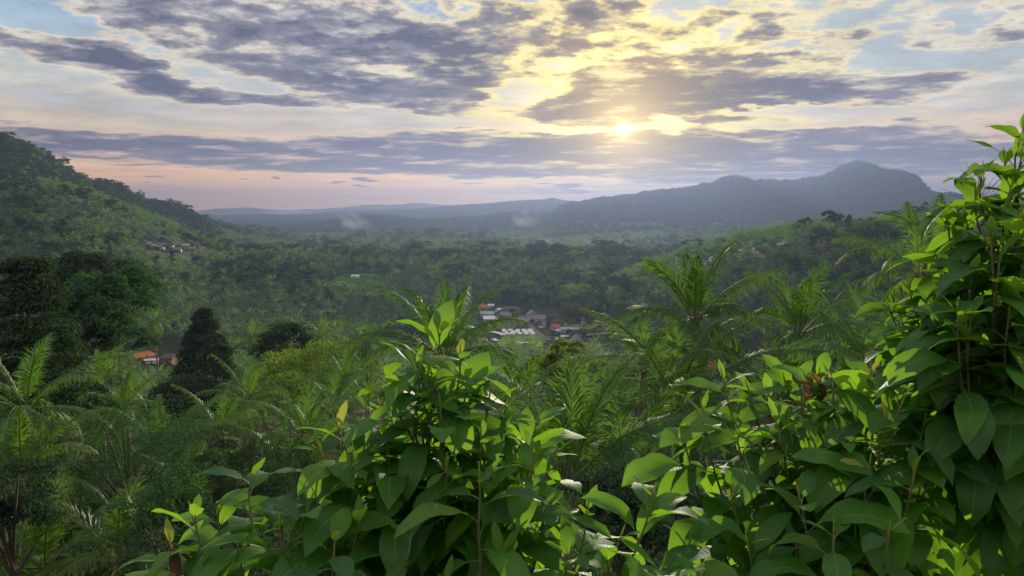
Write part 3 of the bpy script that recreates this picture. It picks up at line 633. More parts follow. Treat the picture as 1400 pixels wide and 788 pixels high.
# ------------------------------------------------------------------ clearings in the forest
def poly_xy(pts): return np.array([[G(px, py).x, G(px, py).y] for px, py in pts])
def inside(poly, x, y):
    c = np.zeros(np.shape(x), bool); n = len(poly); j = n-1
    for i in range(n):
        xi, yi = poly[i]; xj, yj = poly[j]
        c ^= ((yi > y) != (yj > y)) & (x < (xj-xi)*(y-yi)/(yj-yi+1e-12)+xi); j = i
    return c
F_VILLAGE = poly_xy([(610, 428), (640, 422), (700, 420), (760, 428), (800, 446), (850, 444), (858, 462), (840, 476), (812, 492), (750, 500), (680, 500), (645, 480), (615, 452)])
F_GREEN = poly_xy([(450, 384), (470, 376), (520, 374), (534, 390), (520, 404), (455, 406)])
F_GREEN2 = poly_xy([(527, 355), (550, 351), (556, 362), (530, 366)])
F_PADDY = poly_xy([(700, 338), (750, 326), (790, 322), (860, 316), (905, 316), (925, 326), (880, 338), (820, 345), (770, 349), (720, 344)])
F_PADDY2 = poly_xy([(600, 340), (650, 334), (720, 329), (725, 334), (660, 342), (610, 346)])
F_PADDY3 = poly_xy([(775, 352), (850, 343), (860, 349), (800, 360)])
F_LHOUSE = poly_xy([(170, 486), (200, 478), (250, 480), (262, 510), (240, 545), (175, 545)])
F_HAMLET = poly_xy([(198, 335), (275, 333), (278, 344), (200, 346)])
FIELDS = [F_VILLAGE, F_GREEN, F_GREEN2, F_PADDY, F_PADDY2, F_PADDY3, F_LHOUSE]
HAMLET = [G(px, py) for px, py in ((206, 337), (219, 341), (232, 339), (243, 344), (254, 339), (262, 343), (268, 338))]
F_HAM = [np.array([(h.x-14*h.y/h.length*1-60*h.x/h.length*0, h.y+14), (h.x+14, h.y+14), ((h.x+14)*(1-70/h.length), (h.y)*(1-70/h.length)), ((h.x-14)*(1-70/h.length), h.y*(1-70/h.length))]) for h in HAMLET]
FIELDS += F_HAM
def cleared(x, y):
    c = np.zeros(np.shape(x), bool)
    for f in FIELDS: c |= inside(f, x, y)
    return c
def field_sheet(name, poly, colA, colB, rows=0.5, lift=.35, step=None):
    lo = poly.min(0); hi = poly.max(0); st = step or max(2.0, float((hi-lo).max())/160)
    xs = np.arange(lo[0], hi[0]+st, st); ys = np.arange(lo[1], hi[1]+st, st); X, Y = np.meshgrid(xs, ys); Z = ground(X, Y)+lift
    w = X.shape[1]; i, j = np.meshgrid(np.arange(X.shape[0]-1), np.arange(w-1), indexing='ij')
    ok = inside(poly, (X[:-1, :-1]+X[1:, 1:])/2, (Y[:-1, :-1]+Y[1:, 1:])/2)
    q = np.stack([i*w+j, i*w+j+1, (i+1)*w+j+1, (i+1)*w+j], -1)[ok]
    V = np.stack([X, Y, Z], -1).reshape(-1, 3); used = np.unique(q); mp = np.zeros(len(V), int); mp[used] = np.arange(len(used))
    m, t, o = mat_new(name); tc = t.node('ShaderNodeTexCoord').outputs['Object']
    a = t.noise(tc, .03, 5, .6)[0]; b2 = t.noise(tc, .35, 4, .6)[0]
    br = t.node('ShaderNodeTexBrick'); t.put(br.inputs[0], tc); br.inputs['Scale'].default_value = .022; br.inputs['Color1'].default_value = (.75, .75, .75, 1); br.inputs['Color2'].default_value = (1.2, 1.2, 1.2, 1); br.inputs['Mortar'].default_value = (.5, .5, .5, 1); br.inputs['Mortar Size'].default_value = .03
    c = t.mix(t.smooth(a, .35, .65), colA, colB); k = t.m('MULTIPLY_ADD', t.m('SUBTRACT', b2, .5), .8, 1.0)
    c = t.mix(1.0, c, t.xyz(k, k, k), 'MULTIPLY'); c = t.mix(1.0, c, br.outputs[0], 'MULTIPLY')
    b = t.node('ShaderNodeBsdfPrincipled'); t.put(b.inputs['Base Color'], c); b.inputs['Roughness'].default_value = 1.0; b.inputs['Specular IOR Level'].default_value = 0.0
    t.l.new(b.outputs[0], o.inputs[0])
    g = link(name, mesh_np(name, V[used], mp[q], m)); g['kind'] = 'structure'; return g
field_sheet('village_ground', F_VILLAGE, (.06, .075, .03, 1), (.10, .10, .06, 1))
field_sheet('green_field', F_GREEN, (.055, .13, .025, 1), (.09, .18, .03, 1))
field_sheet('green_field', F_GREEN2, (.06, .12, .03, 1), (.09, .15, .04, 1))
field_sheet('rice_field', F_PADDY, (.09, .16, .045, 1), (.15, .23, .07, 1))
field_sheet('rice_field', F_PADDY2, (.08, .14, .04, 1), (.13, .20, .06, 1))
field_sheet('rice_field', F_PADDY3, (.08, .14, .04, 1), (.13, .20, .06, 1))

# ------------------------------------------------------------------ hand-placed palms and trees
BUILT = []       # (object, crown centre, radius): for the visibility test
def palm(px, py, r, label, seed, L=4.3, nf=26, npair=58, upright=0.0, wl=.055, dry=2, nuts=True, group=None, segs=12, lmax=1.12, trunk_to_ground=True, tilt=(0, 0)):
    c = at(px, py, r); H = c.z-gz(c.x, c.y)
    root = empty('coconut_palm', (c.x, c.y, c.z)); tag(root, label, 'palm tree', group)
    A, Rc = palm_crown(seed, nf, npair, wl, L, segs, upright, lmax=lmax)
    fr = link('fronds', A.mesh('fronds', M['palm']), root); link('frond_stalks', Rc.mesh('frond_stalks', M['petiole'], True), fr)
    fr.rotation_euler = (R(tilt[0]), R(tilt[1]), 0)
    if dry: link('dead_fronds', dry_fronds(seed, dry, npair//2).mesh('dead_fronds', M['palm_dry']), root)
    if nuts: link('coconuts', nut_cluster(seed).mesh('coconuts', M['nut'], True), root)
    link('trunk', palm_trunk(seed, max(H, .6)+.5, lean=min(1.2, H*.08)).mesh('trunk', M['palm_bark'], True), root)
    BUILT.append((root, c, L)); return root
NEARP = [
    # px, py, range, label, length, fronds, pairs, uprightness
    (950, 440, 34, 'tallest coconut palm right of the village, its fronds an upright brush', 3.9, 19, 64, .5),
    (1092, 458, 38, 'coconut palm with a ragged pale-tipped crown behind the wide right shrub', 4.0, 19, 60, .45),
    (925, 560, 27, 'coconut palm with big arching fronds close behind the wide right shrub', 4.6, 18, 78, .45),
    (1060, 590, 31, 'coconut palm half hidden under the ragged pale-tipped one', 4.3, 18, 70, .5),
    (780, 655, 19.5, 'young coconut palm with long stiff upright fronds between the two shrubs', 3.9, 14, 84, .85),
    (608, 492, 33, 'coconut palm whose frond tips stand behind the top shoot of the tall shrub', 4.0, 19, 64, .45),
    (1258, 378, 40, 'coconut palm with one long frond arching out left from the tall right-hand tree', 4.6, 16, 56, 0),
    (1190, 505, 30, 'coconut palm with low dark fronds behind the shrub left of the tall right-hand tree', 4.3, 18, 60, .1),
    (1285, 345, 46, 'coconut palm with a small drooping crown close beside the tall right-hand tree', 4.0, 18, 46, .0),
    (35, 560, 41, 'coconut palm with long drooping fronds cut by the left edge', 4.5, 21, 56, .1),
    (300, 596, 52, 'coconut palm with yellowing fronds below the dark domed tree', 4.4, 21, 50, .25),
    (338, 548, 60, 'coconut palm with sunlit curved fronds rising behind the yellowing one', 4.3, 19, 46, .3),
    (212, 612, 50, 'dark coconut palm with broad hanging fronds left of the yellowing one', 4.4, 19, 50, .15),
    (108, 690, 46, 'coconut palm with an upright feathery crown low on the left', 4.2, 19, 56, .5),
    (60, 775, 33, 'coconut palm with pale sunlit fronds in the bottom left corner', 4.2, 18, 64, .2),
    (137, 528, 66, 'slim coconut palm with a bare leaning trunk showing against dark forest', 4.2, 19, 42, .2),
    (418, 600, 42, 'coconut palm with one dark frond reaching toward the tall middle shrub', 4.3, 18, 54, .0),
    (470, 520, 74, 'coconut palm with an upturned crown left of the tall middle shrub', 4.3, 19, 40, .4),
    (700, 575, 34, 'coconut palm with curling fronds just below the village', 4.0, 18, 66, .2),
    (850, 650, 22, 'coconut palm with dark low fronds in the hollow between the shrubs', 4.3, 18, 74, .0),
    (880, 500, 45, 'coconut palm with a dark arching frond left of the two tall ones', 4.3, 18, 50, .05),
    (1130, 520, 48, 'coconut palm with grey-green fronds between the two tall ones and the right-hand tree', 4.2, 18, 46, .3),
    (500, 470, 88, 'coconut palm with a full round crown in the grove left of the tall shrub top', 4.3, 19, 38, .1),
    (990, 560, 30, 'coconut palm with silvery hanging fronds just below the tallest brush of fronds', 4.2, 18, 64, .1),
    (160, 770, 30, 'short coconut palm in the dark undergrowth at the bottom left', 3.6, 16, 52, .5),
    (30, 655, 38, 'coconut palm with dark fronds below the one cut by the left edge', 4.2, 20, 54, .2),
    (255, 690, 40, 'coconut palm low in shade behind the low left shrub', 4.2, 20, 54, .3),
    (390, 650, 40, 'dark coconut palm between the yellowing palm and the middle shrub', 4.2, 20, 54, .3),
    (170, 560, 62, 'coconut palm with a dark full crown left of the dark domed tree', 4.2, 20, 44, .1),
    (85, 470, 80, 'coconut palm with pale curved fronds in front of the large dark tree', 4.2, 20, 40, .3),
    (455, 560, 60, 'coconut palm with long pale fronds in front of the wide bright tree', 4.3, 20, 44, .1),
    (385, 470, 120, 'coconut palm with a star-shaped crown above the small bright flat-topped tree', 4.4, 20, 34, .0),
    (440, 462, 125, 'coconut palm with a pale slanting trunk right of the star-shaped crown', 4.4, 20, 34, .0),
    (345, 462, 140, 'coconut palm with a spiky crown right above the conical tree', 4.4, 20, 34, .1),
    (210, 440, 150, 'coconut palm standing above the orange-roofed houses', 4.4, 20, 34, .0),
]
for i, (px, py, r, lab, L, nf, npair, up) in enumerate(NEARP): up = up*.3 if px < 560 else up; palm(px, py, r, lab, 100+i, L, nf, npair, up, wl=.048 if r < 30 else .06, dry=2 if r > 20 else 1)
def broad(px, py, r, rad, shape, mat, label, seed, nl=9000, size=.22, ncl=70, flat=1.0, name='broadleaf_tree', cat='tree', asp=.5, base=None):
    """px, py: the crown's foot"""
    c = at(px, py, r); H = max(c.z-gz(c.x, c.y), .3)
    root = empty(name, (c.x, c.y, c.z)); tag(root, label, cat)
    A, cl = tree_crown(seed, shape, ncl, nl, size, rad, flat, asp)
    link('crown', A.mesh('crown', M[mat]), root); link('trunk', tree_trunk(seed, H, cl, r0=.05*rad+.05).mesh('trunk', M['bark'], True), root)
    BUILT.append((root, c+Vector((0, 0, rad*.7)), rad)); return root
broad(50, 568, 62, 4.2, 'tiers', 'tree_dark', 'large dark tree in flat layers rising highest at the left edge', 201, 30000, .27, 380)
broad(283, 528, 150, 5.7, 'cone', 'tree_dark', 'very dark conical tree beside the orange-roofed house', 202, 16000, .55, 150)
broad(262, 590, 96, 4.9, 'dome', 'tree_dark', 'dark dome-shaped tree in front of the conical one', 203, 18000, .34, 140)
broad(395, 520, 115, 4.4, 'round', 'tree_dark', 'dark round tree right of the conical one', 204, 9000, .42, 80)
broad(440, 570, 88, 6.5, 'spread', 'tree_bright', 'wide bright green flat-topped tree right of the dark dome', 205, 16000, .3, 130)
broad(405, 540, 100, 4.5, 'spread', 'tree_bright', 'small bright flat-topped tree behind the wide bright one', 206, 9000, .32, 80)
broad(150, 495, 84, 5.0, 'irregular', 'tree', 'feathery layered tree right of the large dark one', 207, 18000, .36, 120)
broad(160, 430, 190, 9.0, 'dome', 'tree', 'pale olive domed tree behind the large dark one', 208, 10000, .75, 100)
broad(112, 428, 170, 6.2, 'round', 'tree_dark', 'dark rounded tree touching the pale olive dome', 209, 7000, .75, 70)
broad(700, 575, 48, 2.2, 'irregular', 'tree_bright', 'yellow-green bushy tree in front of the village lawn', 210, 9000, .16, 90, asp=.6)
broad(775, 545, 52, 2.0, 'irregular', 'tree_bright', 'yellow-green bushy tree below the village road', 211, 8000, .17, 80, asp=.6)
broad(655, 575, 46, 2.2, 'irregular', 'tree', 'mid-green bushy tree right of the tall shrub top', 212, 7000, .18, 80, asp=.6)
broad(838, 575, 56, 2.3, 'irregular', 'tree', 'small leafy tree between the village and the tall palms', 213, 7000, .14, 80)
broad(880, 520, 60, 2.0, 'irregular', 'tree_bright', 'light green leafy tree behind the dark arching frond', 214, 6000, .18, 70)
broad(1140, 560, 60, 2.8, 'irregular', 'tree', 'leafy tree in the dip left of the right-hand thicket', 215, 6000, .18, 70)
broad(1180, 520, 70, 2.8, 'irregular', 'tree_bright', 'light green tree below the long arching frond', 216, 6000, .2, 70)
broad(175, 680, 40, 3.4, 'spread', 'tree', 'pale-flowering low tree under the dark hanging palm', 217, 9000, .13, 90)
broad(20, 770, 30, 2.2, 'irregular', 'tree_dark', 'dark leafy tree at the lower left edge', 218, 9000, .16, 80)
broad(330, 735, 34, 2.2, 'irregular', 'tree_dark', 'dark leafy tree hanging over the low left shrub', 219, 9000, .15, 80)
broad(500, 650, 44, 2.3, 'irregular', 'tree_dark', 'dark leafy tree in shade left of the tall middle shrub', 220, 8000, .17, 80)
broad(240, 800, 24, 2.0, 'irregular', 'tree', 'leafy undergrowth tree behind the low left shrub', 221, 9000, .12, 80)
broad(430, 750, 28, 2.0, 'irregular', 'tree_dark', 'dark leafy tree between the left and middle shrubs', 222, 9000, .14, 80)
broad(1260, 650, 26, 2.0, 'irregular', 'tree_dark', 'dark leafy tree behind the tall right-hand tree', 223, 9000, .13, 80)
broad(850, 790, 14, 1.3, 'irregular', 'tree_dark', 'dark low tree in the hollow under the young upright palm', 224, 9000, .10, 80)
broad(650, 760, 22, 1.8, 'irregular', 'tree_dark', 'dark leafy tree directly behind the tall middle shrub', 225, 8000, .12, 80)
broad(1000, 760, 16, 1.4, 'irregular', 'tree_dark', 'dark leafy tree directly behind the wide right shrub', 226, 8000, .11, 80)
broad(455, 346, 1420, 17, 'dome', 'tree_dark', 'huge solitary round tree standing far out in the valley', 230, 5000, 3.2, 70)
for k, (px, py, r_, rad, sh, ma, lab) in enumerate([
    (365, 384, 960, 15, 'irregular', 'tree_dark', 'tall dark double-crowned tree left of the green field'), (400, 384, 970, 13, 'irregular', 'tree_dark', 'dark tree next to the tall double-crowned one'),
    (430, 388, 930, 14, 'dome', 'tree', 'rounded tree touching the green field'), (348, 396, 850, 15, 'dome', 'tree', 'wide pale-green domed tree below the dark pair'),
    (1095, 322, 590, 7, 'irregular', 'tree_dark', 'tall spiky tree on the near right ridge line'), (1135, 322, 590, 9, 'irregular', 'tree', 'tall loose-crowned tree on the near right ridge line'),
    (1160, 320, 590, 5, 'cone', 'tree_dark', 'pointed dark tree beside the loose-crowned one on the ridge'), (1225, 316, 600, 7, 'dome', 'tree', 'rounded tree on the ridge line below the far peak')]):
    broad(px, py, r_, rad, sh, ma, lab, 240+k, 5000, 1.3 if r_ < 650 else 2.0, 70)

# ------------------------------------------------------------------ the forest
VIS_AZ = 40.0
def horizon_ok(r, a, z, margin):
    """false where nearer high ground hides the spot"""
    return np.ones(len(r), bool)
def jitter_grid(r0, r1, step, rng, az=VIS_AZ):
    x = np.arange(-r1*math.sin(R(az))-step, r1*math.sin(R(az))+step, step); y = np.arange(max(r0*.7, 0)-step, r1+step, step)
    X, Y = np.meshgrid(x, y); X = X+rng.uniform(-.45, .45, X.shape)*step; Y = Y+rng.uniform(-.45, .45, X.shape)*step
    X = X.ravel(); Y = Y.ravel(); r = np.hypot(X, Y); a = np.degrees(np.arctan2(X, Y))
    k = (r >= r0) & (r < r1) & (np.abs(a) < az) & (~cleared(X, Y) | ((r > 700) & (rng.random(len(X)) < .05))); return X[k], Y[k]
_ra = np.geomspace(10, 12000, 500); _aa = np.linspace(-42, 42, 337)
_A, _Rr = np.meshgrid(np.radians(_aa), _ra); _E = (ground(_Rr*np.sin(_A), _Rr*np.cos(_A))-CAMZ)/_Rr; _EM = np.maximum.accumulate(_E, axis=0)
def seen(X, Y, top):
    r = np.hypot(X, Y); a = np.degrees(np.arctan2(X, Y)); i = np.clip(np.searchsorted(_ra, r)-3, 0, len(_ra)-1); j = np.clip(np.round((a+42)/.25).astype(int), 0, 336)
    return (ground(X, Y)+top-CAMZ)/r > _EM[i, j]
rngF = np.random.default_rng(5)
# source meshes, shared by the individual trees
PV = []
for k in range(7):
    A, Rc = palm_crown(300+k, 17, 24, .13, 4.6, 9, .1*(k % 4), rachis=False, lmax=1.0)
    PV.append((A.mesh('fronds', M['palm_far'] if k % 3 else M['palm']), palm_trunk(300+k, 16, lean=1.2, sides=6).mesh('trunk', M['palm_bark'], True), nut_cluster(300+k, 5).mesh('coconuts', M['nut'], True)))
BV = []
for k, (sh, ma, rad, H) in enumerate([('irregular', 'tree', 4.2, 5), ('dome', 'tree_dark', 4.4, 5), ('spread', 'tree_bright', 4.8, 6), ('round', 'tree', 3.6, 6), ('irregular', 'tree_dark', 4.6, 6), ('dome', 'tree_bright', 3.6, 4), ('tiers', 'tree', 4.0, 4), ('irregular', 'tree_bright', 3.8, 5), ('cone', 'tree_dark', 3.4, 4), ('irregular', 'tree', 5.0, 7)]):
    A, cl = tree_crown(400+k, sh, 60, 4200, .50, rad)
    BV.append((A.mesh('crown', M[ma]), tree_trunk(400+k, H+3, cl, r0=.24).mesh('trunk', M['bark'], True), H, sh, ma, rad))
TAKEN = [(b[1].x, b[1].y, b[2]*.62) for b in BUILT]
def line_cap(px):    # how high in the picture a randomly placed near crown may reach
    return np.interp(px, [0, 150, 300, 420, 560, 640, 800, 880, 1000, 1300, 1400], [430, 450, 470, 450, 470, 540, 550, 545, 530, 470, 430])
def to_px(p):
    v = Vector((float(p[0]), float(p[1]), float(p[2])-CAMZ)); c, s_ = math.cos(PITCH), math.sin(PITCH); f = v.y*c-v.z*s_; u = v.y*s_+v.z*c
    return 700+FPX*v.x/f, 394-FPX*u/f
PAL, BRO = [], []
X, Y = jitter_grid(20, 900, 7.6, rngF)
order = np.argsort(np.hypot(X, Y))
for i in order:
    x, y = float(X[i]), float(Y[i]); r = math.hypot(x, y)
    if any((x-a)**2+(y-b)**2 < c*c for a, b, c in TAKEN): continue
    if r < 70 and rngF.random() < .25: continue
    g = gz(x, y); n = float(fbm(np.array([x/70]), np.array([y/70]), 77, 3)[0])
    isp = n+rngF.normal(0, .28) > (-.30 if r > 100 else -.15)
    (PAL if isp else BRO).append((x, y, g, r))
def place_palm(x, y, g, r):
    v = PV[rngF.integers(0, len(PV))]; h = rngF.uniform(8, 13.5) if r > 60 else rngF.uniform(5, 9); s = float(rngF.uniform(.85, 1.15)); h = float(h)
    for _ in range(6):
        px, py = to_px((x, y, g+h+2.5*s))
        if r < 105 and py < line_cap(px): h *= .75
    if h < 2.5: return None
    root = empty('coconut_palm', (x, y, g+h), rngF.uniform(0, 6.28)); root.scale = (s, s, s)
    for nm, me in zip(('fronds', 'trunk', 'coconuts'), v):
        if nm == 'coconuts' and r > 160: continue
        c = link(nm, me, root)
        if nm == 'trunk': c.scale = (1, 1, (h/s)/16.3); c.rotation_euler = (0, 0, rngF.uniform(0, 6.28))
    BUILT.append((root, Vector((x, y, g+h)), 4.2*s)); return root
def place_broad(x, y, g, r):
    k = int(rngF.integers(0, len(BV))); cm, tm, H, sh, ma, rad = BV[k]; s = rngF.uniform(.75, 1.25)*(1 if r > 95 else .45)
    for _ in range(6):
        px, py = to_px((x, y, g+(H+rad*1.5)*s))
        if r < 105 and py < line_cap(px): s *= .8
    if s < .3: return None
    root = empty('broadleaf_tree', (x, y, g+H*s), rngF.uniform(0, 6.28)); root.scale = (s, s, s*rngF.uniform(.85, 1.15))
    link('crown', cm, root); link('trunk', tm, root); root['sh'] = int(k)
    BUILT.append((root, Vector((x, y, g+(H+rad*.6)*s)), rad*s)); return root
INDIV = []
# which crowns can be seen: paint them as discs, nearest first
GW, GH = 467, 263; OCC = np.zeros((GH, GW)); _px, _py = np.meshgrid(np.arange(GW)*3+1.5, np.arange(GH)*3+1.5)
SHR = np.interp(_px[0], [0, 160, 240, 330, 420, 470, 560, 600, 640, 730, 780, 890, 930, 990, 1100, 1200, 1260, 1300, 1400], [900, 900, 730, 660, 670, 590, 500, 450, 500, 560, 700, 690, 600, 520, 515, 510, 440, 330, 200])
OCC[_py > SHR[None, :]+18] = 1.0
def disc(c, rad, paint, op):
    r = math.hypot(c[0], c[1]); px, py = to_px(c); rp = rad/r*1010
    x0, x1 = int((px-rp)/3), int((px+rp)/3)+1; y0, y1 = int((py-rp*.8)/3), int((py+rp*.8)/3)+1
    x0, x1 = max(x0, 0), min(x1, GW); y0, y1 = max(y0, 0), min(y1, GH)
    if x0 >= x1 or y0 >= y1: return 0.0
    m = ((_px[y0:y1, x0:x1]-px)**2+((_py[y0:y1, x0:x1]-py)/.8)**2) < max(rp, 2.2)**2
    sub_ = OCC[y0:y1, x0:x1]; tot = max(m.sum(), 1); v = (1-sub_[m]).sum()/tot if m.any() else 0.0
    if paint and m.any(): sub_[m] = 1-(1-sub_[m])*(1-op)
    return float(v)
cand = [(p[3], 0, p) for p in PAL]+[(p[3], 1, p) for p in BRO]+[(math.hypot(b[1].x, b[1].y), 2, b) for b in BUILT]
cand.sort(key=lambda t: t[0]); PAL2, BRO2 = [], []; nP = nB = 0
for r, ty, p in cand:
    if ty == 2: disc((p[1].x, p[1].y, p[1].z), p[2]*.8, True, .7); continue
    if r < (50 if ty == 0 else 30): continue
    px, py = to_px((p[0], p[1], p[2]+10))
    if px < -25 or px > 1425 or py > 810: continue
    ok = seen(np.array([p[0]]), np.array([p[1]]), 12)[0]
    v = disc((p[0], p[1], p[2]+(11 if ty == 0 else 7.5)), 4.0, ok, .65 if ty == 0 else .8) if ok else 0
    if v > .22 and ((ty == 0 and nP < 262) or (ty == 1 and nB < 235)):
        o = (place_palm if ty == 0 else place_broad)(*p)
        if o: INDIV.append((o, p, ty == 0)); nP += ty == 0; nB += ty == 1
    elif r > 190 and ok: (PAL2 if ty == 0 else BRO2).append(p)
print('individuals', nP, nB, 'last', max(q[1][3] for q in INDIV))
PAL, BRO = PAL2, BRO2

def rosette():
    c = at(1338, 280, 11); root = empty('spiky_plant', c); tag(root, 'spiky rosette of needle leaves showing beside the tall right-hand tree against the sky', 'plant')
    rng = np.random.default_rng(9); A = Acc()
    for k in range(46):
        a = rng.uniform(0, 6.28); e = R(rng.uniform(-25, 80)); L = rng.uniform(.35, .60); t = np.linspace(0, 1, 6)
        h = np.array([math.sin(a), math.cos(a), 0]); ee = e-.35*t
        P = np.vstack([[0, 0, 0], np.cumsum((np.cos(ee)[:, None]*h+np.sin(ee)[:, None]*np.array([0, 0, 1.]))[:-1]*L/5, 0)])
        tube(A, P, np.linspace(.0045, .0015, 6), 4)
    link('leaves', A.mesh('leaves', M['palm']), root)
    T = Acc(); H = c.z-gz(c.x, c.y); tube(T, [(0, 0, -H-.3), (.05, 0, -H/2), (0, 0, 0)], [.07, .05, .03], 7); link('stem', T.mesh('stem', M['palm_bark'], True), root)
rosette()
# ------------------------------------------------------------------ village houses
M['tile_red'] = simple_mat('red_roof_tiles', (.42, .10, .06, 1), .7, .35, 2.0, bump=.5)
M['tile_orange'] = simple_mat('orange_roof_tiles', (.50, .17, .06, 1), .7, .4, 2.0, bump=.5)
M['tile_brown'] = simple_mat('brown_roof_tiles', (.085, .06, .055, 1), .7, .4, 2.0, bump=.5)
M['tile_grey'] = simple_mat('grey_roof_tiles', (.17, .165, .19, 1), .65, .4, 1.5, bump=.5)
M['sheet_white'] = simple_mat('pale_metal_roof', (.62, .68, .72, 1), .4, .2, .8)
M['sheet_grey'] = simple_mat('grey_metal_roof', (.30, .34, .36, 1), .45, .3, .8)
M['wall_white'] = simple_mat('white_render', (.68, .67, .64, 1), .8, .15, .6)
M['wall_grey'] = simple_mat('grey_render', (.34, .34, .36, 1), .8, .25, .6)
M['wall_ochre'] = simple_mat('ochre_render', (.40, .28, .17, 1), .8, .25, .6)
M['dark_glass'] = simple_mat('window_glass', (.02, .025, .03, 1), .15, .1, 1.0, spec=.8)
M['wood'] = simple_mat('door_wood', (.12, .06, .03, 1), .6, .3, 3.0)
M['asphalt'] = simple_mat('asphalt', (.16, .155, .16, 1), .85, .25, .5)
def box(acc, x0, x1, y0, y1, z0, z1):
    V = [(x, y, z) for z in (z0, z1) for x, y in ((x0, y0), (x1, y0), (x1, y1), (x0, y1))]
    acc.add(V, [(0, 3, 2, 1), (4, 5, 6, 7), (0, 1, 5, 4), (1, 2, 6, 5), (2, 3, 7, 6), (3, 0, 4, 7)])
def house(px, py, w, d, h, roof, rm, wm, label, rot=0.0, pitch=.5, name='house', cat='house', over=.6, nwin=2, group=None, r=None):
    p = G(px, py) if r is None else None
    if r is not None: q = at(px, py, r); p = Vector((q.x, q.y, gz(q.x, q.y)))
    root = empty(name, (p.x, p.y, p.z-.2), R(rot)); tag(root, label, cat, group)
    A = Acc(); hw, hd = w/2, d/2; box(A, -hw, hw, -hd, hd, -1.0, h)
    rh = hd*pitch
    if roof == 'gable':
        A.add([(-hw, -hd, h), (-hw, hd, h), (-hw, 0, h+rh), (hw, -hd, h), (hw, hd, h), (hw, 0, h+rh)], None, [(0, 2, 1), (3, 4, 5)])
    link('wall', A.mesh('wall', M[wm]), root)
    B = Acc(); ow, od = hw+over, hd+over; e = h-over*pitch+.02; t = .16; top = h+rh+.02
    rx = ow if roof == 'gable' else max(.1, ow-od*.95)
    if roof == 'flat':
        box(B, -ow, ow, -od, od, h+.01, h+.28)
    else:
        for dz, s in ((0, 1), (t, -1)):
            k = [(-ow, -od, e+dz), (ow, -od, e+dz), (ow, od, e+dz), (-ow, od, e+dz), (-rx, 0, top+dz), (rx, 0, top+dz)]
            q = [(0, 1, 5, 4), (2, 3, 4, 5)]; tr = [] if roof == 'gable' else [(3, 0, 4), (1, 2, 5)]
            B.add(k, q, tr)
        b = [(-ow, -od), (ow, -od), (ow, od), (-ow, od)]
        for i in range(4):
            if roof == 'gable' and i % 2: continue
            x0, y0 = b[i]; x1, y1 = b[(i+1) % 4]; B.add([(x0, y0, e), (x1, y1, e), (x1, y1, e+t), (x0, y0, e+t)], [(0, 1, 2, 3)])
    rf = link('roof', B.mesh('roof', M[rm]), root)
    if roof != 'flat':
        C = Acc(); tube(C, [(-rx-.05, 0, top+t+.05), (0, 0, top+t+.09), (rx+.05, 0, top+t+.05)], .16, 6); link('ridge_cap', C.mesh('ridge_cap', M[rm]), rf)
    Dd = Acc(); box(Dd, -.5, .5, -hd-.05, -hd-.003, 0.1, 2.1); link('door', Dd.mesh('door', M['wood']), root)
    for i in range(nwin):
        x = -hw+w*(i+1)/(nwin+1)+(.9 if abs(-hw+w*(i+1)/(nwin+1)) < .9 else 0)
        W = Acc(); box(W, x-.55, x+.55, -hd-.04, -hd-.003, 1.0, 2.1); f = link('window', W.mesh('window', M['wall_white']), root)
        Pn = Acc(); box(Pn, x-.46, x+.46, -hd-.06, -hd-.042, 1.1, 2.0); link('pane', Pn.mesh('pane', M['dark_glass']), f)
    return root
house(660, 424, 9.5, 7, 3, 'hip', 'tile_red', 'wall_ochre', 'house with a bright red hipped roof at the far left of the village', 8, .75)
house(671.5, 421, 5, 4, 2.6, 'gable', 'sheet_white', 'wall_white', 'small white-roofed shed touching the bright red hipped roof', 0, .4, name='shed', cat='shed')
house(681, 427, 5, 4, 2.6, 'gable', 'sheet_white', 'wall_white', 'small pale-roofed shed below the first white-roofed one', 10, .35, name='shed', cat='shed')
house(672, 440, 12, 9, 3.0, 'gable', 'sheet_white', 'wall_grey', 'long low house with a pale metal roof at the left of the white ponds', -6, .4, nwin=3)
house(666, 433, 11, 7, 3.0, 'gable', 'sheet_grey', 'wall_grey', 'house with a weathered grey metal roof behind the pale metal one', 5, .5)
house(692, 448, 15, 9, 3.2, 'hip', 'tile_brown', 'wall_grey', 'large house with a dark brown hipped roof behind the white ponds', 0, .8, nwin=3)
house(690, 435, 11, 7, 3.0, 'hip', 'tile_grey', 'wall_grey', 'grey-roofed house directly behind the large dark brown one', -8, .7)
house(698, 427, 16, 8, 3.0, 'hip', 'tile_brown', 'wall_ochre', 'long dark-roofed house at the back edge of the village against the trees', 3, .6, nwin=3)
house(717, 443, 9, 8, 3.2, 'gable', 'tile_grey', 'wall_grey', 'gabled grey-roofed house on the left of the group of three', 12, .8)
house(728, 438, 10, 9, 4.6, 'gable', 'tile_grey', 'wall_grey', 'tall gabled house, highest of the group of three grey roofs', 96, .8)
house(738, 441, 9, 8, 3.4, 'gable', 'tile_grey', 'wall_white', 'gabled grey-roofed house on the right of the group of three', -10, .8)
house(742, 448, 7, 5, 2.8, 'gable', 'tile_grey', 'wall_white', 'small steep grey roof by the road below the group of three', 60, .9, nwin=1)
house(760, 451, 8, 4.5, 2.8, 'gable', 'tile_red', 'wall_white', 'narrow house with a sloping red roof right of the road', -35, .7)
house(762, 457, 6, 5, 3.0, 'flat', 'sheet_white', 'wall_white', 'small white flat-roofed building beside the road', 0, name='building', cat='building')
house(785, 454, 19, 6, 2.6, 'gable', 'sheet_grey', 'wall_grey', 'long dark low building right of the red sloping roof', -2, .35, nwin=4, name='building', cat='building')
house(798, 447, 3.4, 3.4, 6, 'hip', 'tile_brown', 'wall_grey', 'slim dark tower at the right end of the long low building', 0, 1.6, name='tower', cat='tower', nwin=0)
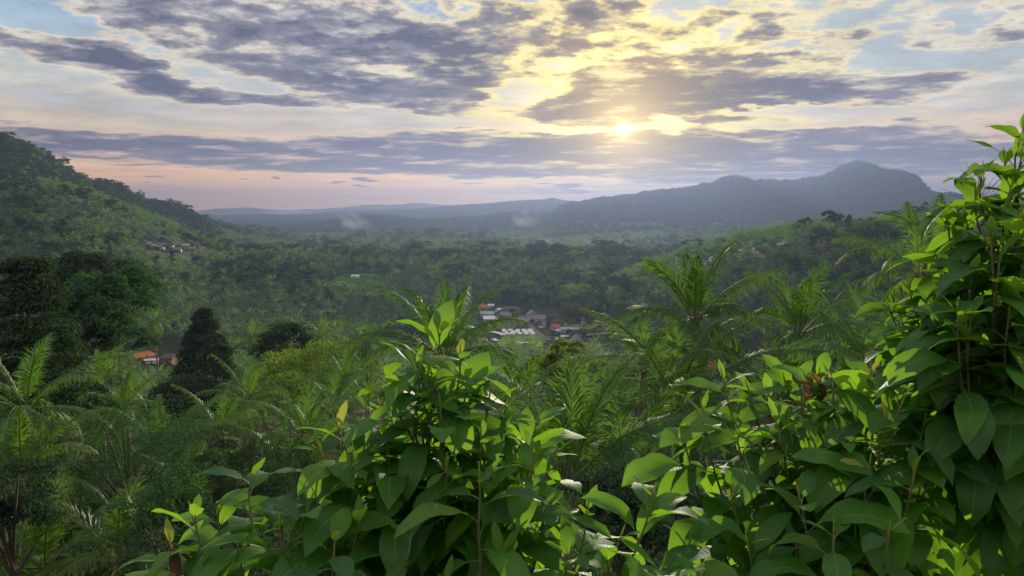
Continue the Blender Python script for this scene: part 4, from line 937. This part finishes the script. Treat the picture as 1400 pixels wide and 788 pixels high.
house(788, 473, 9, 8, 3.0, 'hip', 'tile_grey', 'wall_white', 'white house with a steep dark pyramid roof, nearest of the village', 20, 1.25)
house(772, 464, 5, 3, 2.4, 'gable', 'sheet_white', 'wall_white', 'small white shed between the road and the steep pyramid roof', 5, .3, name='shed', cat='shed', nwin=0)
house(632, 420, 9, 7, 3.0, 'hip', 'tile_orange', 'wall_ochre', 'orange-roofed house partly behind the fronds left of the village', 12, .7)
house(604, 418, 11, 8, 3.0, 'hip', 'tile_brown', 'wall_grey', 'brown-roofed house showing above the palm behind the tall shrub', -5, .7)
house(575, 414, 11, 8, 3.0, 'hip', 'tile_brown', 'wall_ochre', 'reddish-brown roofed house farthest left in the village', 6, .7)
def hs(px, py, *a, **k): return house(px, py, *a, **k)
hs(188, 494, 8, 6, 3.0, 'gable', 'tile_orange', 'wall_ochre', 'orange-tiled house among the palms left of the dark conical tree', 30, .8)
hs(203, 492, 8, 5, 3.4, 'hip', 'tile_orange', 'wall_ochre', 'second orange-tiled roof joined just right of the first one', -18, .8)
hs(208, 497, 7, 3, 2.4, 'gable', 'sheet_white', 'wall_white', 'pale metal lean-to roof in front of the orange tiles', 12, .3, name='shed', cat='shed', nwin=0)
hs(230, 494, 8, 6, 2.8, 'hip', 'tile_brown', 'wall_ochre', 'dark-roofed house between the orange tiles and the conical tree', 8, .8)
hs(242, 498, 5, 4, 2.8, 'gable', 'tile_orange', 'wall_white', 'small orange gable touching the dark conical tree', 55, .9, nwin=1)
hs(130, 392, 12, 6, 3.2, 'hip', 'tile_brown', 'wall_ochre', 'brown-roofed house in the forest right of the dark layered tree', 5, .5)
for k, (px, py) in enumerate([(206, 337), (219, 341), (232, 339), (243, 344), (254, 339), (262, 343), (268, 338)]):
    hs(px, py, 7, 5.5, 2.8, 'gable', ['sheet_grey', 'tile_grey', 'tile_brown', 'tile_grey'][k % 4], 'wall_grey', '%s house from the left in the tiny hamlet at the foot of the left hill' % ['first', 'second', 'third', 'fourth', 'fifth', 'sixth', 'seventh'][k], 13*k-30, .6, group='houses of the hamlet under the left hill', nwin=2)
hs(486, 381, 8, 5, 3, 'gable', 'sheet_white', 'wall_white', 'white-roofed farm building at the top edge of the green field', 0, .4)
hs(447, 356, 8, 6, 3.5, 'gable', 'tile_orange', 'wall_ochre', 'tiny orange-roofed house right of the green field trees', 10, .7, nwin=1)
hs(745, 331, 22, 10, 5, 'gable', 'sheet_grey', 'wall_white', 'pale barn at the far side of the rice fields', 0, .5, nwin=3, name='barn', cat='barn')
hs(808, 319, 14, 10, 6, 'hip', 'sheet_white', 'wall_white', 'lone white building beyond the rice fields', 0, .5, nwin=2)
# village road, lawn and ponds
def strip(name, pts, width, mat, lift):
    P = [G(*p) for p in pts]; Q = []
    for a, b in zip(P[:-1], P[1:]):
        n = max(2, int((b-a).length/3))
        for i in range(n): Q.append(a+(b-a)*(i/n))
    Q.append(P[-1]); L = []; 
    for i, p in enumerate(Q):
        d = (Q[min(i+1, len(Q)-1)]-Q[max(i-1, 0)]); s = Vector((d.y, -d.x, 0)).normalized()*width/2
        for q in (p-s, p+s): L.append((q.x, q.y, max(gz(q.x, q.y), p.z)+lift))
    n = len(Q); F = [(2*i, 2*i+1, 2*i+3, 2*i+2) for i in range(n-1)]
    o = link(name, mesh_np(name, L, np.array(F), mat)); o['kind'] = 'structure'; return o
strip('road', [(722, 444), (730, 452), (742, 462), (756, 468), (775, 476), (800, 482)], 5.0, M['asphalt'], .75)
strip('road', [(742, 462), (765, 463), (800, 461), (840, 458)], 4.0, M['asphalt'], .80)
F_LAWN = poly_xy([(690, 459), (736, 459), (748, 468), (742, 480), (690, 486), (680, 470)])
field_sheet('lawn', F_LAWN, (.17, .30, .04, 1), (.24, .36, .06, 1), lift=.6, step=1.5)
F_LAWN2 = poly_xy([(768, 441), (812, 443), (842, 448), (846, 456), (806, 452), (770, 446)])
field_sheet('lawn', F_LAWN2, (.16, .22, .06, 1), (.20, .26, .08, 1), lift=.6, step=1.5)
wm_, wt, wo = mat_new('pond_water'); wb = wt.node('ShaderNodeBsdfPrincipled'); wb.inputs['Base Color'].default_value = (.03, .04, .035, 1); wb.inputs['Roughness'].default_value = .03; wb.inputs['Specular IOR Level'].default_value = 1.0
wbp = wt.node('ShaderNodeBump'); wbp.inputs['Strength'].default_value = .05; wt.put(wbp.inputs['Height'], wt.noise(wt.node('ShaderNodeTexCoord').outputs['Object'], 1.5, 3)[0]); wt.l.new(wbp.outputs[0], wb.inputs['Normal']); wt.l.new(wb.outputs[0], wo.inputs[0])
M['plastic'] = simple_mat('white_mulch_sheet', (.80, .82, .80, 1), .35, .12, .4)
rngV = np.random.default_rng(3)
def quad_sheet(name, px, py, w, d, rot, mat, lift=1.0, kind=None):
    p = G(px, py); c, s_ = math.cos(R(rot)), math.sin(R(rot)); A = Acc()
    n = 8; xs = np.linspace(-w/2, w/2, n); th = np.linspace(0, math.pi, n)
    V = [(c*x-s_*y, s_*x+c*y, h) for x in xs for y, h in ((-d/2, -.8), (-d/2*.98, 0), (d/2*.98, 0), (d/2, -.8))]
    F = [(4*i+j, 4*i+4+j, 4*i+5+j, 4*i+1+j) for i in range(n-1) for j in range(3)]
    me = mesh_np(name, V, np.array(F), mat); o = link(name, me, loc=(p.x, p.y, p.z+lift)); return o
k = 0
for row, py in enumerate((452.3, 454.6, 457.2)):
    for i in range(5):
        px = 690+i*8.8+row*1.5+rngV.uniform(-1, 1)
        if px > 733: continue
        o = quad_sheet('crop_cover', px, py, rngV.uniform(3.2, 4.4), rngV.uniform(3.5, 7), rngV.uniform(-6, 6), M['plastic'], 1.0)
        tag(o, '%s white crop cover from the left in the %s row above the village lawn' % (['first', 'second', 'third', 'fourth', 'fifth'][i], ['back', 'middle', 'front'][row]), 'crop cover', 'white crop covers above the village lawn'); k += 1
for (px, py, w, d, ro, lab) in [(680, 457, 5, 16, 35, 'long slanting white crop cover left of the rows above the lawn'), (660, 466, 7, 7, 10, 'separate white crop cover under the palm fronds left of the lawn'), (713, 470, 8, 4, 0, 'single white crop cover on the near side of the lawn'), (676, 466, 4, 7, 20, 'small white crop cover at the left edge of the lawn'), (765, 464.5, 6, 3, 0, 'white crop cover beside the road right of the lawn')]:
    tag(quad_sheet('crop_cover', px, py, w, d, ro, M['plastic'], 1.0), lab, 'crop cover')
def village_tree(px, py, rad, sh, ma, lab, H=2.5, seed=0, group='garden trees among the village houses'):
    p = G(px, py); root = empty('garden_tree', (p.x, p.y, p.z+H)); tag(root, lab, 'tree', group)
    A, cl = tree_crown(800+seed, sh, 30, 900, .5, rad); link('crown', A.mesh('crown', M[ma]), root); link('trunk', tree_trunk(800+seed, H, cl, r0=.15).mesh('trunk', M['bark'], True), root)
    BUILT.append((root, Vector((p.x, p.y, p.z+H+rad)), rad))
for k, (px, py) in enumerate([(705, 446), (709, 448), (748, 446), (752, 452), (736, 452), (682, 441), (655, 446), (664, 452), (720, 449), (770, 449), (752, 441), (778, 462), (800, 470), (812, 462), (700, 431), (676, 431), (650, 430), (642, 440), (718, 432), (757, 463), (728, 446), (745, 436), (790, 444), (820, 456), (668, 478), (800, 480), (830, 470), (690, 490)]):
    village_tree(px, py, float(rngV.uniform(1.6, 3.4)), ['irregular', 'round', 'dome'][k % 3], ['tree', 'tree_bright', 'tree', 'tree_dark'][k % 4], 'small garden tree standing among the village houses', float(rngV.uniform(1.5, 3)), k)
# ------------------------------------------------------------------ leave out what the photo shows nothing of; name the rest
import time; T0 = time.time()
bpy.context.view_layer.update()
dg = bpy.context.evaluated_depsgraph_get()
def visible(root, c, rad, rng, n=26):
    eye = Vector((0, 0, CAMZ)); hit = 0
    fam = {root.name} | {ch.name for ch in root.children} | {g.name for ch in root.children for g in ch.children}
    for _ in range(n):
        q = c+Vector(rng.normal(0, .42, 3)*rad); px, py = to_px(q)
        if not (0 < px < 1400 and 0 < py < 788): continue
        d = (q-eye).normalized(); ok, loc, nn, ix, ob, mx = scene.ray_cast(dg, eye+d*.1, d)
        if ok and ob is not None and ob.name in fam: return 1
    return hit

rngC = np.random.default_rng(12); gone = 0; info = {b[0].name: b for b in BUILT}
def drop(root):
    for ch in list(root.children):
        for g_ in list(ch.children): bpy.data.objects.remove(g_)
        bpy.data.objects.remove(ch)
    bpy.data.objects.remove(root)
keep = []; cntP = cntB = 0
res = [(b, visible(b[0], b[1], b[2], rngC) if 'label' in b[0] else 1) for b in BUILT]
vis = {b[0].name: v for b, v in res}
print('cull', time.time()-T0)
hand = [b for b in BUILT if 'label' in b[0]]
print('hand-made unseen:', [b[0]['label'] for b in hand if vis[b[0].name] == 0])
GONE = [b[0] for b in hand if vis[b[0].name] == 0]
keep = list(INDIV)
print('kept palms', cntP, 'trees', cntB)
gone_names = {o.name for o in GONE}
HAND = [(b[0], b[1]) for b in hand if b[0].name not in gone_names]
for o in GONE: drop(o)
# labels: the larger ones by their neighbour, the many small ones by grove
LOOK = ['ragged', 'dark', 'bright spreading', 'round', 'full dark', 'small bright domed', 'layered', 'bushy bright', 'pointed dark', 'large leafy']
anch = [(to_px(c), o['label'], o['category'], c) for o, c in HAND if 'group' not in o]
ORD = ['', 'second ', 'third ', 'fourth ', 'fifth ', 'sixth ', 'seventh ', 'eighth ', 'ninth ', 'tenth ']
SHORT = {}
for (pxy, lab, cat, c) in anch: SHORT[lab] = lab
used = {}
ENDW = ('the', 'a', 'of', 'with', 'in', 'and', 'its', 'at', 'behind', 'below', 'between', 'to', 'an', 'by', 'on', 'under', 'left', 'right', 'dark', 'two', 'from', 'just', 'first', 'back', 'far', 'steep', 'pale', 'red', 'grey', 'white', 'group', 'against')
def zone(px, py, r):
    side = 'left of the middle shrub' if px < 560 else ('around the village' if px < 850 else 'right of the village')
    if px > 850 and r > 200: side = 'at the foot of the near right ridge' if px < 980 else ('on the middle of the near right ridge' if px < 1120 else 'at the right end of the near right ridge')
    dist = 'nearer slope' if r < 110 else ('middle belt' if r < 200 else 'far belt')
    return dist, side
keep.sort(key=lambda k: k[1][3]); nm = 0
for o, p, isp in keep:
    c = Vector((p[0], p[1], o.location.z)); px, py = to_px(c); kind = 'coconut palm' if isp else LOOK[o['sh']]+' tree'
    o['category'] = 'palm tree' if isp else 'tree'
    if nm < 900:
        a = min(((q[0]-px)**2+(q[1]-py)**2, lab) for q, lab, cat, _ in anch if len(lab.split()) <= 13)[1]
        q = [x for x in anch if x[1] == a][0][0]; dx, dy = px-q[0], py-q[1]
        rel = ('right of' if dx > 0 else 'left of') if abs(dx) > abs(dy) else ('below' if dy > 0 else 'above')
        w = a.split(); cut = []
        for x in w:
            if x in ('with', 'in', 'behind', 'beside', 'standing', 'right', 'left', 'whose', 'below', 'close', 'half', 'showing', 'on', 'rising', 'under', 'hanging', 'directly', 'between', 'touching', 'just', 'reaching', 'cut', 'his') and len(cut) >= 3 and w.index(x) >= 3: break
            cut.append(x)
        sa = ' '.join(w[:10]).rstrip(',')
        key = (kind, rel, a); n = used.get(key, 0); used[key] = n+1
        if n < 10:
            lab = '%s%s %s the %s' % (ORD[n], kind, rel, sa); lab = ' '.join(lab.split()[:16])
            while lab.split()[-1] in ENDW or lab.split()[-1] in ('the', 'a', 'of', 'with', 'in', 'and', 'its', 'at', 'behind', 'below', 'between', 'to', 'an', 'by', 'on', 'under', 'long', 'left', 'right', 'dark', 'two', 'tall', 'one', 'from', 'just', 'orange', 'big', 'yellowing', 'pale-tipped', 'large', 'bare'): lab = ' '.join(lab.split()[:-1])
            o['label'] = lab; nm += 1; continue
    d, s_ = zone(px, py, p[3])
    o['label'] = '%s in the %s of forest %s' % (kind, d, s_) if 'ridge' not in s_ else '%s in the palm grove %s' % (kind, s_); o['group'] = '%ss in the %s %s' % (kind, d, s_)
for k, b in enumerate([b for b in BUILT if b[0].name.startswith('garden_tree') and b[0].name not in gone_names] if False else [o for o in scene.objects if o.name.startswith('garden_tree')]):
    px, py = to_px(b.location); hs_ = [(to_px(h.location), h['label']) for h in scene.objects if h.name.split('.')[0] in ('house', 'shed', 'tower', 'building')]
    q, a = min(hs_, key=lambda t: (t[0][0]-px)**2+(t[0][1]-py)**2); dx, dy = px-q[0], py-q[1]
    rel = ('right of' if dx > 0 else 'left of') if abs(dx) > abs(dy) else ('in front of' if dy > 0 else 'behind')
    key = ('g', rel, a); n = used.get(key, 0); used[key] = n+1
    lab = ' '.join(('%sgarden tree %s the %s' % (ORD[n], rel, a)).split()[:15])
    while lab.split()[-1] in ENDW: lab = ' '.join(lab.split()[:-1])
    b['label'] = lab
for o, p, isp in keep:
    if 'sh' in o: del o['sh']
# far-off forest: two masses, one of palms and one of broadleaf trees
def gn_mass(name, pts, rot, scl, var, variants, kind='stuff'):
    me = mesh_np(name, np.asarray(pts, np.float32), np.zeros((0, 3), np.int32)) if False else bpy.data.meshes.new(name)
    P = np.asarray(pts, np.float32); me.vertices.add(len(P)); me.vertices.foreach_set('co', P.ravel())
    for nm, ty, d in (('rot', 'FLOAT', rot), ('scl', 'FLOAT', scl), ('var', 'INT', var)):
        a = me.attributes.new(nm, ty, 'POINT'); a.data.foreach_set('value', np.asarray(d, np.float32 if ty == 'FLOAT' else np.int32))
    o = link(name, me); o['kind'] = kind
    coll = bpy.data.collections.new(name+'_sources')
    for k, vm in enumerate(variants):
        s = bpy.data.objects.new('%s_source_%02d' % (name, k), vm); coll.objects.link(s)
    ng = bpy.data.node_groups.new(name, 'GeometryNodeTree'); ng.interface.new_socket('Geometry', in_out='INPUT', socket_type='NodeSocketGeometry'); ng.interface.new_socket('Geometry', in_out='OUTPUT', socket_type='NodeSocketGeometry')
    N = ng.nodes; Lk = ng.links; gi = N.new('NodeGroupInput'); go = N.new('NodeGroupOutput')
    ci = N.new('GeometryNodeCollectionInfo'); ci.inputs['Collection'].default_value = coll; ci.inputs['Separate Children'].default_value = True; ci.inputs['Reset Children'].default_value = True
    ip = N.new('GeometryNodeInstanceOnPoints'); ip.inputs['Pick Instance'].default_value = True
    def attr(nm, ty):
        n = N.new('GeometryNodeInputNamedAttribute'); n.data_type = ty; n.inputs['Name'].default_value = nm; return n.outputs['Attribute']
    cx = N.new('ShaderNodeCombineXYZ'); Lk.new(attr('rot', 'FLOAT'), cx.inputs[2])
    Lk.new(gi.outputs[0], ip.inputs['Points']); Lk.new(ci.outputs[0], ip.inputs['Instance']); Lk.new(attr('var', 'INT'), ip.inputs['Instance Index'])
    Lk.new(cx.outputs[0], ip.inputs['Rotation']); Lk.new(attr('scl', 'FLOAT'), ip.inputs['Scale']); Lk.new(ip.outputs[0], go.inputs[0])
    md = o.modifiers.new('forest', 'NODES'); md.node_group = ng; return o
# low-detail variants, foot at the origin
PF, BF, CF = [], [], []
for k in range(5):
    A, _ = palm_crown(500+k, 13, 12, .26, 4.9, 6, .15*(k % 3), rachis=False, lmax=1.15)
    for v in A.v: v[:, 2] += 11.5
    PF.append(A.mesh('far_palm', M['palm'] if k % 2 else M['palm_far']))
for k, (sh, ma, rad, H) in enumerate([('irregular', 'tree', 4.4, 3.5), ('dome', 'tree_dark', 4.6, 3), ('spread', 'tree_bright', 5.0, 4.5), ('round', 'tree', 4.0, 4), ('irregular', 'tree_dark', 5.0, 4), ('dome', 'tree', 4.4, 3), ('irregular', 'tree_bright', 4.2, 3.5)]):
    A, cl = tree_crown(520+k, sh, 34, 620, .95, rad)
    for v in A.v: v[:, 2] += H
    BF.append(A.mesh('far_tree', M[ma]))
rc_ = np.random.default_rng(8)
for k in range(4):       # a tuft of several crowns for the remotest slopes
    acc = Acc()
    for j in range(9):
        A, cl = tree_crown(560+k*10+j, ['irregular', 'dome', 'round'][j % 3], 9, 70, 2.3, rc_.uniform(3.4, 5.4))
        off = np.array([rc_.uniform(-10, 10), rc_.uniform(-10, 10), rc_.uniform(.5, 4)])
        acc.add(np.concatenate(A.v)+off, None, np.concatenate(A.t))
    CF.append(acc.mesh('far_tuft', M[['tree', 'tree_dark', 'tree', 'tree_dark'][k]]))
pp, bb, cc = [], [], []
print('T', time.time()-T0)
for (x, y, g, r) in PAL: pp.append((x, y, g))
for (x, y, g, r) in BRO: bb.append((x, y, g))
def ring(r0, r1, step):
    X, Y = jitter_grid(r0, r1, step, rngF); k = seen(X, Y, 16); X, Y = X[k], Y[k]; Z = ground(X, Y); return X, Y, Z
for r0, r1, step in ((900, 1500, 8.6), (1500, 2600, 12.0)):
    X, Y, Z = ring(r0, r1, step); n = 1.5*fbm(X/150, Y/110, 77, 4); hill = np.clip((Z-8)/30, 0, 1)
    isp = n+rngF.normal(0, .22, len(X)) > (-.30+hill*.75)
    pp += list(zip(X[isp], Y[isp], Z[isp])); bb += list(zip(X[~isp], Y[~isp], Z[~isp]))
X, Y, Z = ring(2600, 7500, 26)
cc = np.stack([X, Y, Z-1.0], -1)
pp = np.array(pp); bb = np.array(bb); print('far palms', len(pp), 'far trees', len(bb), 'tufts', len(cc))
def sc(P, lo, hi): return rngF.uniform(lo, hi, len(P))
rP = np.hypot(pp[:, 0], pp[:, 1]); rB = np.hypot(bb[:, 0], bb[:, 1])
gn_mass('palm_forest', pp-np.array([0, 0, .3]), sc(pp, 0, 6.28), sc(pp, .75, 1.2)*np.interp(rP, [0, 1500, 2600], [1, 1, 1.35]), rngF.integers(0, len(PF), len(pp)), PF)
hillB = np.clip((bb[:, 2]-12)/30, 0, 1)*(rB > 560); vB = rngF.integers(0, len(BF), len(bb)); dk = np.array([0, 1, 0, 3, 4, 5, 1]); vB = np.where(rngF.random(len(bb)) < hillB, dk[vB], vB)
gn_mass('broadleaf_forest', bb-np.array([0, 0, .3]), sc(bb, 0, 6.28), (1-.22*hillB)* np.clip(rngF.lognormal(0, .36, len(bb)), .5, 2.3)*np.interp(rB, [0, 1500, 2600], [1, 1.05, 1.5]), vB, BF)
gn_mass('distant_forest', cc, sc(cc, 0, 6.28), sc(cc, .9, 1.5), rngF.integers(0, len(CF), len(cc)), CF)
# low plants between the trunks
UG = []
for k in range(4):
    A = Acc(); rg = np.random.default_rng(700+k); n = 90; C = rg.normal(0, .5, (n, 3))*np.array([1, 1, .0])+np.array([0, 0, 1])*rg.uniform(.0, .95, (n, 1))
    leaf_faces(A, C, rg.normal(0, .6, (n, 3))+np.array([0, 0, .8]), .42, rg, asp=.42); UG.append(A.mesh('low_plant', M[['tree_dark', 'tree_dark', 'tree', 'tree_dark'][k]]))
X1, Y1 = jitter_grid(4, 60, 1.15, rngF, 44); X2, Y2 = jitter_grid(60, 190, 2.3, rngF)
X = np.concatenate([X1, X2]); Y = np.concatenate([Y1, Y2]); u = np.stack([X, Y, ground(X, Y)-.08], -1); print('low plants', len(u))
gn_mass('undergrowth', u, sc(u, 0, 6.28), sc(u, .8, 1.7)*np.interp(np.hypot(X, Y), [0, 60, 61], [.9, 1.1, 1.8]), rngF.integers(0, 4, len(u)), UG)
def build_haze():
    zb = float(min(v.co.z for v in ground_ob.data.vertices)) - 1.0; zt = HAZE_TOP; s = 12600
    V = [(x, y, z) for z in (zb, zt) for x, y in ((-s, -s), (s, -s), (s, s), (-s, s))]
    F = [(0, 3, 2, 1), (4, 5, 6, 7), (0, 1, 5, 4), (1, 2, 6, 5), (2, 3, 7, 6), (3, 0, 4, 7)]
    me = bpy.data.meshes.new('haze'); me.from_pydata(V, [], F); o = link('haze', me); o['kind'] = 'stuff'
    m, t, out = mat_new('haze'); p = t.node('ShaderNodeVolumePrincipled')
    p.inputs['Color'].default_value = HAZE_COL; p.inputs['Density'].default_value = HAZE_DENSITY
    p.inputs['Anisotropy'].default_value = HAZE_ANISO
    t.l.new(p.outputs[0], out.inputs['Volume']); m.cycles.homogeneous_volume = True
    me.materials.append(m)
HAZE_TOP = max(v.co.z for v in ground_ob.data.vertices) + 40.0; HAZE_COL = (0.125, 0.165, 0.30, 1); HAZE_DENSITY = 1.8e-4; HAZE_ANISO = 0.52
print('max ground', max(v.co.z for v in ground_ob.data.vertices))
build_haze()
# ------------------------------------------------------------------ thin smoke and valley mist
def smoke(name, px, py, r, sx, sy, sz, dens, label=None):
    c = at(px, py, r); bm_v, bm_f = [], []
    n, m_ = 12, 8
    for i in range(m_+1):
        th = math.pi*i/m_
        for j in range(n): ph = 2*math.pi*j/n; bm_v.append((math.sin(th)*math.cos(ph), math.sin(th)*math.sin(ph), math.cos(th)))
    for i in range(m_):
        for j in range(n): bm_f.append((i*n+j, (i+1)*n+j, (i+1)*n+(j+1) % n, i*n+(j+1) % n))
    m, t, o = mat_new(name); tc = t.node('ShaderNodeTexCoord').outputs['Object']
    nz = t.noise(tc, 1.6, 4, .6)[0]
    tc = t.vm('ADD', tc, t.vm('MULTIPLY', t.vm('SUBTRACT', t.noise(tc, 1.3, 3, .6)[1], (.5, .5, .5)), (1.5, 1.0, 1.0))); x_, y_, z_ = t.sep(tc); wd = t.m('MULTIPLY_ADD', z_, .34, .62) if sz > 25 and sx < 200 else 1.0
    ln = t.node('ShaderNodeVectorMath', operation='LENGTH'); t.put(ln.inputs[0], t.xyz(t.m('DIVIDE', x_, wd), t.m('DIVIDE', y_, wd), z_))
    f = t.m('MULTIPLY', t.smooth(ln.outputs['Value'], .98, .15), t.smooth(nz, .38, .68))
    v = t.node('ShaderNodeVolumePrincipled'); v.inputs['Color'].default_value = (.85, .90, 1, 1); t.put(v.inputs['Density'], t.m('MULTIPLY', f, dens)); v.inputs['Anisotropy'].default_value = .1
    t.l.new(v.outputs[0], o.inputs['Volume'])
    ob = link(name, mesh_np(name, np.array(bm_v), np.array(bm_f), m), loc=c); ob.scale = (sx, sy, sz); ob.rotation_euler = (0, R(28) if sx < 200 else 0, 0); ob['kind'] = 'stuff'; return ob
smoke('smoke', 488, 306, 3000, 140, 60, 48, .022)
smoke('smoke', 720, 303, 3000, 120, 50, 46, .022)
smoke('smoke', 400, 290, 6200, 300, 120, 30, .006)
smoke('mist', 620, 303, 4900, 900, 250, 45, .0012)
smoke('mist', 560, 314, 3300, 650, 180, 20, .0014)
smoke('mist', 830, 318, 3000, 600, 180, 20, .0012)
